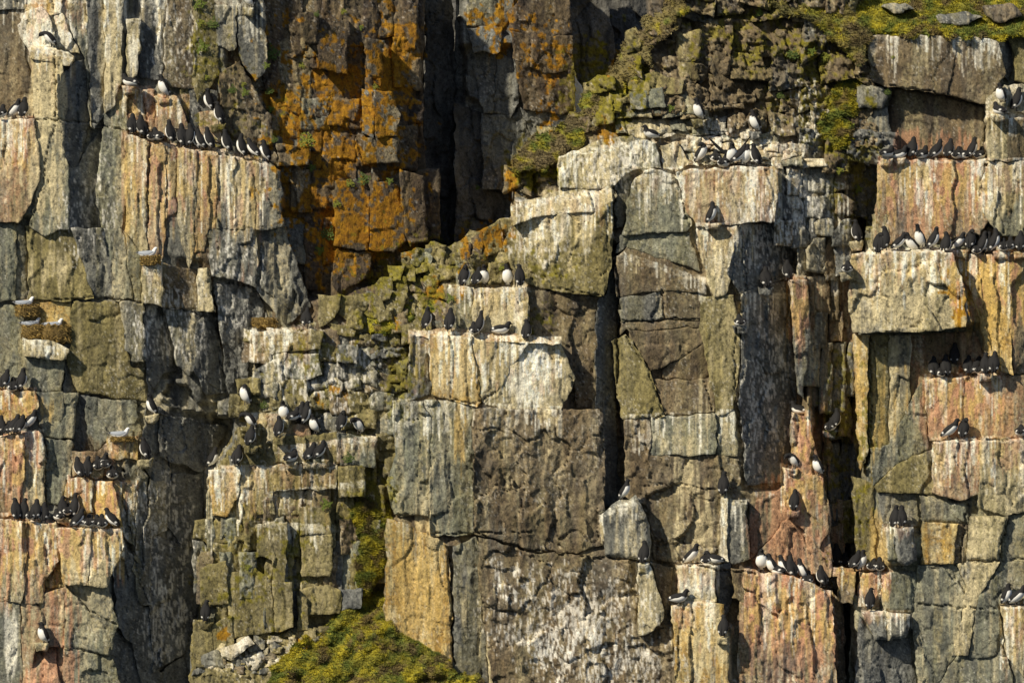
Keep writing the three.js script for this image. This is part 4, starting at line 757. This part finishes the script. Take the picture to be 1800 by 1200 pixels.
function guillemot(pose) {
  const F = frames(SPINES[pose], 26), o = new THREE.Group(), add = (name, g, m) => { const x = new THREE.Mesh(g, m); x.name = name; x.castShadow = x.receiveShadow = true; o.add(x); return x; };
  add('body', bodyGeometry(F, (s, a) => { const lim = s < .06 ? -1 : s < .53 ? 1.66 : 1.66 * (1 - (s - .53) / .08); return a < lim ? WHITE : BLACK; }), featherMat);
  if (pose !== 'W') for (const sd of [1, -1]) add('wing', wingGeometry(F, sd, 1.52, 3.0, (t, e) => (t > .20 && t < .27 && e > .15 && e < .55) ? WHITE : BLACK), featherMat);
  else for (const sd of [1, -1]) { // raised, half open wings
    const p = [], c = [], A = [[0, .24, .05], [-.05, .30, .16], [-.09, .41, .27], [-.12, .50, .36]], B = [[-.02, .17, .06], [-.10, .23, .15], [-.14, .33, .25], [-.13, .47, .36]];
    for (let i = 0; i < 3; i++) for (const th of [0, .012]) { const q = [A[i], B[i], A[i + 1], B[i + 1]].map(v => [v[0] - th, v[1], v[2] * sd]); p.push(...q[0], ...q[1], ...q[2], ...q[2], ...q[1], ...q[3]); for (let k = 0; k < 6; k++) c.push(...BLACK); }
    const g = new THREE.BufferGeometry(); g.setAttribute('position', new THREE.Float32BufferAttribute(p, 3)); g.setAttribute('color', new THREE.Float32BufferAttribute(c, 3)); g.computeVertexNormals(); add('wing', g, featherMat);
  }
  const e = F[F.length - 1], h = F[F.length - 4], bill = new THREE.ConeGeometry(.0135, .062, 8); bill.scale(1, 1, .75); bill.translate(0, .02, 0);
  const bm = add('bill', bill, billMat); bm.position.copy(e.p); bm.quaternion.setFromUnitVectors(new THREE.Vector3(0, 1, 0), e.T.clone().addScaledVector(e.V, .12).normalize());
  for (const sd of [1, -1]) { const m = add('eye', new THREE.SphereGeometry(.0045, 6, 5), eyeMat); m.position.copy(ringPoint(h, 1.75 * sd, .97)); }
  const fx = { S: -.02, L: -.04, B: -.05 }[pose] ?? -.035, fh = pose === 'S' ? .03 : .085;
  for (const sd of [1, -1]) {
    const leg = new THREE.CylinderGeometry(.009, .008, fh, 6); leg.translate(0, fh / 2, 0); const toes = [-.5, 0, .5].map(a => { const t = new THREE.ConeGeometry(.009, .055, 5); t.rotateZ(-Math.PI / 2); t.translate(.026, .006, 0); t.rotateY(a); return t; });
    const m = add('foot', mergeGeometries([leg, ...toes]), footMat); m.position.set(fx, 0, .035 * sd);
  }
  return o;
}
const protos = Object.fromEntries(Object.keys(SPINES).map(k => [k, guillemot(k)]));
const POSE = { U: 'upright', T: 'tall-necked', L: 'leaning', S: 'crouching', B: 'stooping', Q: 'preening', W: 'wing-raising' };
const look = (pose, h) => { const a = ((h % 360) + 540) % 360 - 180; return Math.abs(a) > 135 ? 'with back turned' : Math.abs(a) < 45 ? 'showing its white front' : a > 0 ? 'facing right' : 'facing left'; };
const ORD = 'first second third fourth fifth sixth seventh eighth ninth tenth eleventh twelfth thirteenth fourteenth fifteenth sixteenth seventeenth'.split(' ');
const LEDGES = `sunlit cream step near the top: 85 84 B -100
topmost ledge at left edge: 2 208 S 165;27 208 L 60;41 208 U 160
small knobs above sloping pink ledge: 226 151 S -115;287 171 U -70;364 198 U -118;384 218 U -130
long sloping pink ledge: 231 233 U -165;247 233 U -150;267 233 S 180;276 250 S -150;298 240 U -138;320 262 U -160;334 264 U 150;352 267 U -125;344 258 U -120;367 254 U -135;398 265 U -130;422 269 U -120;441 273 L -120;463 279 U -110
middle ledge at left edge: 8 679 U 150;22 679 S 180;38 680 U 135
lower pink ledge at left edge: 1 761 U 180;11 762 S 160;24 762 L 140;34 762 L 160;54 762 L 75
ochre ledge above crowded shelf: 138 838 L -160;153 841 U 180;170 826 S 180;180 838 L 60;185 828 S 170;197 842 S 180;222 842 L -80
crowded pink shelf: 27 912 U -165;40 918 U 180;54 916 S 170;64 908 U 160;76 908 U 175;101 909 S -165;110 909 U 180;118 914 S 180;131 911 T 150;138 930 L 120;148 928 S 150;158 929 S 180;169 930 S 175;179 929 S 180;193 930 L -115
dark slabs of grey cliff: 265 730 U -105;254 808 U -145
the pink mound at the bottom of the grey cliff: 72 1132 U -75
outcrop's outer edge: 428 712 Q -60;436 753 B -80;441 783 U 140;374 822 U 100;396 803 L 60;403 806 L 70;417 820 U 150
outcrop's upper shelf: 497 740 U -15;491 768 U 150;517 746 S 150;527 748 U 150;539 742 U 115;552 762 U -55;601 754 Q 150;628 768 B -45
outcrop's lower shelf: 512 812 S 150;545 811 L 140;563 807 L 145
outcrop's flat top: 538 579 U 175;545 580 U -75
whitewashed shelf beside ridge: 753 586 U 130;791 588 U 165;833 583 S 180;844 587 T 140;881 593 S 90;926 594 U 160
short shelf above whitewashed shelf: 818 503 Q 150;838 504 L 165;850 504 U -15;893 504 U 5;912 505 U -165
whitewashed slope atop buttress: 1142 236 S -75;1228 212 U -60;1327 232 U -60
cream lip near buttress top: 1233 293 Q 70;1258 293 S 180;1272 292 S 165;1288 293 W 10;1301 293 L 110;1313 293 U 55;1329 293 U -140
the pale notch under the cream lip: 1253 393 U 95
dark streaked buttress slabs: 1347 506 U 180;1385 491 U -165;1301 574 S 180
white block at right edge: 1757 181 U -60;1788 184 U 130;1756 201 S -155
pink ledge under brown slab: 1560 277 S 140;1582 279 S 90;1605 278 U 150;1622 277 S 150;1648 279 L 130;1670 278 U 150;1684 279 S 170;1694 277 S -160;1710 278 U 115;1723 277 S 150
chasm beside the yellow block: 1505 426 U -160;1490 480 S 180
yellow block's top: 1519 440 U 180;1545 438 Q 170;1556 443 U 160;1583 441 L 110;1601 441 L -60;1618 444 T -40;1641 445 U 110;1664 454 U 150;1687 439 L 60;1707 441 Q 165;1718 440 S 180;1728 439 U 120;1738 438 U 125;1750 441 U 100;1764 441 S 180;1777 442 S 175;1795 441 U 165
ledge under yellow block: 1641 662 U 180;1655 662 S 180;1664 663 U 180;1678 640 U 180;1702 661 U 180;1716 653 L 140;1724 652 S 160;1733 658 U 180;1748 659 U 175
thin pink ledge below: 1673 774 L 80;1694 773 Q 170;1796 769 S 170
pink wall beside chasm: 1403 729 S -115;1393 823 B -60;1437 839 U -75;1396 898 U 165
shadowed step inside chasm: 1461 757 S 170;1469 756 U 150
the grey boulder on the buttress: 1098 877 U 80
the pale upright block beside the boulder: 1132 991 U 160
the narrow pillar edge on the buttress: 1273 878 U 160
bright cream lip low down: 1219 992 L 65;1241 993 S 170;1255 992 S -90
the ochre step under the cream lip: 1195 1063 S 70
the dark fluted face low on the buttress: 1271 1120 U 170
slanting pink ledge: 1338 1009 U -15;1356 1018 U -80;1366 1018 S -140;1377 1019 U -95;1391 1023 U -150;1411 1029 U -60;1420 1034 S 170;1445 1036 U -150
pink shelf crossing chasm: 1470 990 U 180;1486 989 S 180;1505 1003 L 150;1519 1004 U 70;1534 1003 S 160;1546 1001 S 180
the orange niche below the crossing shelf: 1529 1073 U 180
rounded grey block: 1575 929 U 140;1586 928 U 175
bright block at bottom right: 1773 1066 U 85;1791 1063 L 65
the pale slab at the outcrop foot: 360 1092 U 180
the very top of the grey cliff: 437 14 U -60`.split('\n').map(l => { const i = l.lastIndexOf(':'); return [l.slice(0, i), l.slice(i + 1).trim().split(';').map(b => { const q = b.trim().split(' '); return [+q[0], +q[1], q[2], +q[3]]; })]; });
let nBird = 0, nStone = 0; const RB = rng(404);
function stand(x, y, half = 8) { // find the ledge under a bird
  const zw = Math.max(zAt(x, y - 20), zAt(x, y - 30), zAt(x - half * .7, y - 24), zAt(x + half * .7, y - 24));
  let fy = y, zb = -9999;
  for (let dy = -8; dy <= 14; dy += 2) { const z = Math.max(zAt(x, y + dy), zAt(x - 4, y + dy), zAt(x + 4, y + dy)); if (z >= zw + 9) { fy = y + dy; zb = Math.max(zAt(x, fy + 5), z); break; } }
  if (zb > -9999) return { y: fy, z: Math.max(zw + 8, Math.min(zb - 8, zw + 26)) };
  const o = { pal: x < 350 || x > 1480 ? 'C' : x > 1290 ? 'D' : 'O', z: zw + 15, bev: 3, amp: .5, back: 34, fx: 30, fy: 30, step: 2.2, pitch: -14 }, w = half + 1 + RB() * 4; // a small ledge stone of its own
  rock(x < 520 ? grey : x < 1480 ? buttress : banded, 'ledge_stone', [[x - w, y], [x + w, y + (RB() - .5) * 3], [x + w * (.5 + .4 * RB()), y + 9 + 6 * RB()], [x - w * (.5 + .4 * RB()), y + 9 + 6 * RB()]], o); nStone++;
  return { y, z: zw + 8 };
}
for (const [where, list] of LEDGES) {
  const order = [...list].sort((a, b) => a[0] - b[0]);
  for (const b of list) {
    const [x, y, pose, h] = b, s = stand(x, y), o = protos[pose === 'U' ? ['U', 'UL', 'UR', 'UT'][Math.floor(RB() * 4)] : pose].clone(), k = .97 + RB() * .12;
    o.name = nBird ? 'guillemot_' + String(nBird).padStart(3, '0') : 'guillemot'; nBird++;
    o.position.copy(at(x, s.y + 1, s.z)); o.rotation.y = (h - 90 + (RB() - .5) * 14) * D2R; o.scale.setScalar(k * 1.1); o.rotation.order = 'YXZ'; o.rotation.z = (RB() - .5) * .2; o.rotation.x = (RB() - .5) * .12;
    const i = order.indexOf(b), n = list.length, w = where.replace(/^the /, '');
    o.userData = { label: `${POSE[pose]} guillemot ${look(pose, h)}${n > 1 ? ', ' + ORD[i] + ' from left' : ''}, ${w}`, category: 'seabird', group: 'guillemots perched on the cliff' };
    scene.add(o);
  }
}

// ---- kittiwakes on their nests
const GSP = [[-.235, .105, 0, .006, .030], [-.165, .085, 0, .034, .046], [-.075, .068, 0, .064, .080], [.020, .072, 0, .072, .084], [.085, .110, 0, .050, .056], [.112, .155, 0, .034, .036], [.135, .178, 0, .032, .031], [.160, .172, 0, .014, .013]];
function kittiwake() {
  const F = frames(GSP, 26), o = new THREE.Group(), add = (name, g, m) => { const x = new THREE.Mesh(g, m); x.name = name; x.castShadow = x.receiveShadow = true; o.add(x); return x; };
  add('body', bodyGeometry(F, () => [.82, .81, .78]), featherMat);
  for (const sd of [1, -1]) {
    add('wing', wingGeometry(F, sd, 1.35, 3.05, (t) => t < .10 ? [.03, .03, .032] : [.30, .325, .36]), featherMat);
    const tip = new THREE.ConeGeometry(.014, .13, 6); tip.scale(1, 1, .4); const m = add('wing_tip', tip, plain(.025, .025, .027)); m.position.set(-.235, .098, .022 * sd); m.rotation.z = Math.PI / 2 - .1;
    const e = add('eye', new THREE.SphereGeometry(.005, 6, 5), eyeMat); e.position.copy(ringPoint(F[23], 1.7 * sd, .97));
  }
  const e = F[F.length - 1], bill = new THREE.ConeGeometry(.0105, .045, 8); bill.translate(0, .018, 0); const bm = add('bill', bill, yellowBill); bm.position.copy(e.p); bm.quaternion.setFromUnitVectors(new THREE.Vector3(0, 1, 0), e.T.clone().addScaledVector(e.V, .15).normalize());
  return o;
}
const kit = kittiwake();
const strawMat = new THREE.MeshStandardMaterial({ vertexColors: true, roughness: 1, side: THREE.DoubleSide });
function nest(label, x, y, w, h) { // cup of mud and dry grass: a lumpy bowl with loose straws
  const o = new THREE.Group(), r = rng(x * 7 + y), prof = [[.0, .72], [.55, .76], [.76, 1], [.96, .92], [1, .68], [.92, .42], [.78, .2], [.55, .02], [0, -.12]].map(q => new THREE.Vector2(q[0] * w * M, q[1] * h * M));
  const g = new THREE.LatheGeometry(prof, 26), p = g.attributes.position, col = [];
  for (let i = 0; i < p.count; i++) { const a = Math.atan2(p.getZ(i), p.getX(i)), k = .78 + .42 * fb2(a * 2.4 + 30, p.getY(i) * 22 + x); p.setY(i, p.getY(i) + (vn(a * 3 + 50, x) - .5) * h * M * .5); p.setX(i, p.getX(i) * k); p.setZ(i, p.getZ(i) * k * .62); const q = fb2(a * 5 + 60, p.getY(i) * 30 + x); col.push(.07 + .15 * q, .048 + .095 * q, .016 + .026 * q); }
  g.setAttribute('color', new THREE.Float32BufferAttribute(col, 3)); g.computeVertexNormals();
  const b = new THREE.Mesh(g, strawMat); b.name = 'nest_cup';
  const pos = [], c2 = []; for (let i = 0; i < 700; i++) { const a = r() * 6.283, t = r(), R = (t < .3 ? .62 + t : 1.0) * w * M, yy = (t < .3 ? .95 : r()) * h * M, X = Math.cos(a) * R, Z = Math.sin(a) * R * .64, e = a + Math.PI / 2 + (r() - .5) * 2.6, l = (.10 + .2 * r()) * w * M, dx = Math.cos(e) * l, dz = Math.sin(e) * l * .6, dy = (r() - .6) * l * 1.8, wd = .007; pos.push(X - dx, yy - dy, Z - dz, X + dx, yy + dy, Z + dz, X + wd, yy + wd * 2.5, Z + wd); const q = r(); for (let k = 0; k < 3; k++) c2.push(.12 + .30 * q, .08 + .20 * q, .022 + .06 * q); }
  const sg = new THREE.BufferGeometry(); sg.setAttribute('position', new THREE.Float32BufferAttribute(pos, 3)); sg.setAttribute('color', new THREE.Float32BufferAttribute(c2, 3)); sg.computeVertexNormals();
  const s = new THREE.Mesh(sg, strawMat); s.name = 'straw'; s.userData.kind = 'stuff'; for (const m of [b, s]) m.castShadow = m.receiveShadow = true; o.add(b, s);
  const z = Math.max(zAt(x, y - 6), zAt(x - w * .5, y - 10), zAt(x + w * .5, y - 10)) + w * .2; o.position.copy(at(x, y, z)); o.userData = { label, category: 'nest', group: 'nests of gulls on the grey cliff' }; scene.add(o); o.name = nest.n ? 'nest_' + String(nest.n).padStart(3, '0') : 'nest'; nest.n = (nest.n || 0) + 1; return z;
}
const KITS = [['upper small nest over the wide pair of nests', 47, 556, 20, 20, 'upper'], ['left half of the wide pair of straw nests', 58, 594, 21, 22, 'left'], ['right half of the wide pair of straw nests', 98, 602, 24, 30, 'right'], ['thin straw nest on the yellow ledge above the ochre shelf', 215, 776, 20, 7, 'thin'], ['straw nest on the pale column of the grey cliff', 264, 466, 17, 16, 'column']];
KITS.forEach(([label, x, y, w, h], i) => {
  const z = nest('brown ' + label, x, y, w, h), o = kit.clone(); o.name = i ? 'kittiwake_' + String(i).padStart(3, '0') : 'kittiwake';
  o.position.copy(at(x - 3, y - h * .78, z)); o.rotation.y = (.12 - i * .07); o.scale.setScalar(1.08);
  o.userData = { label: 'grey-winged white gull on ' + label, category: 'gull', group: 'kittiwakes on nests' }; scene.add(o);
});
{ // bare straw nest on the dark ledge beside the outcrop
  nest('dry twig nest without a bird beside the flat outcrop top', 466, 576, 22, 16);
}
buildFaces();
console.log('birds', nBird, 'ledge stones', nStone);
console.log('triangles', triangles);
renderer.render(scene, camera);
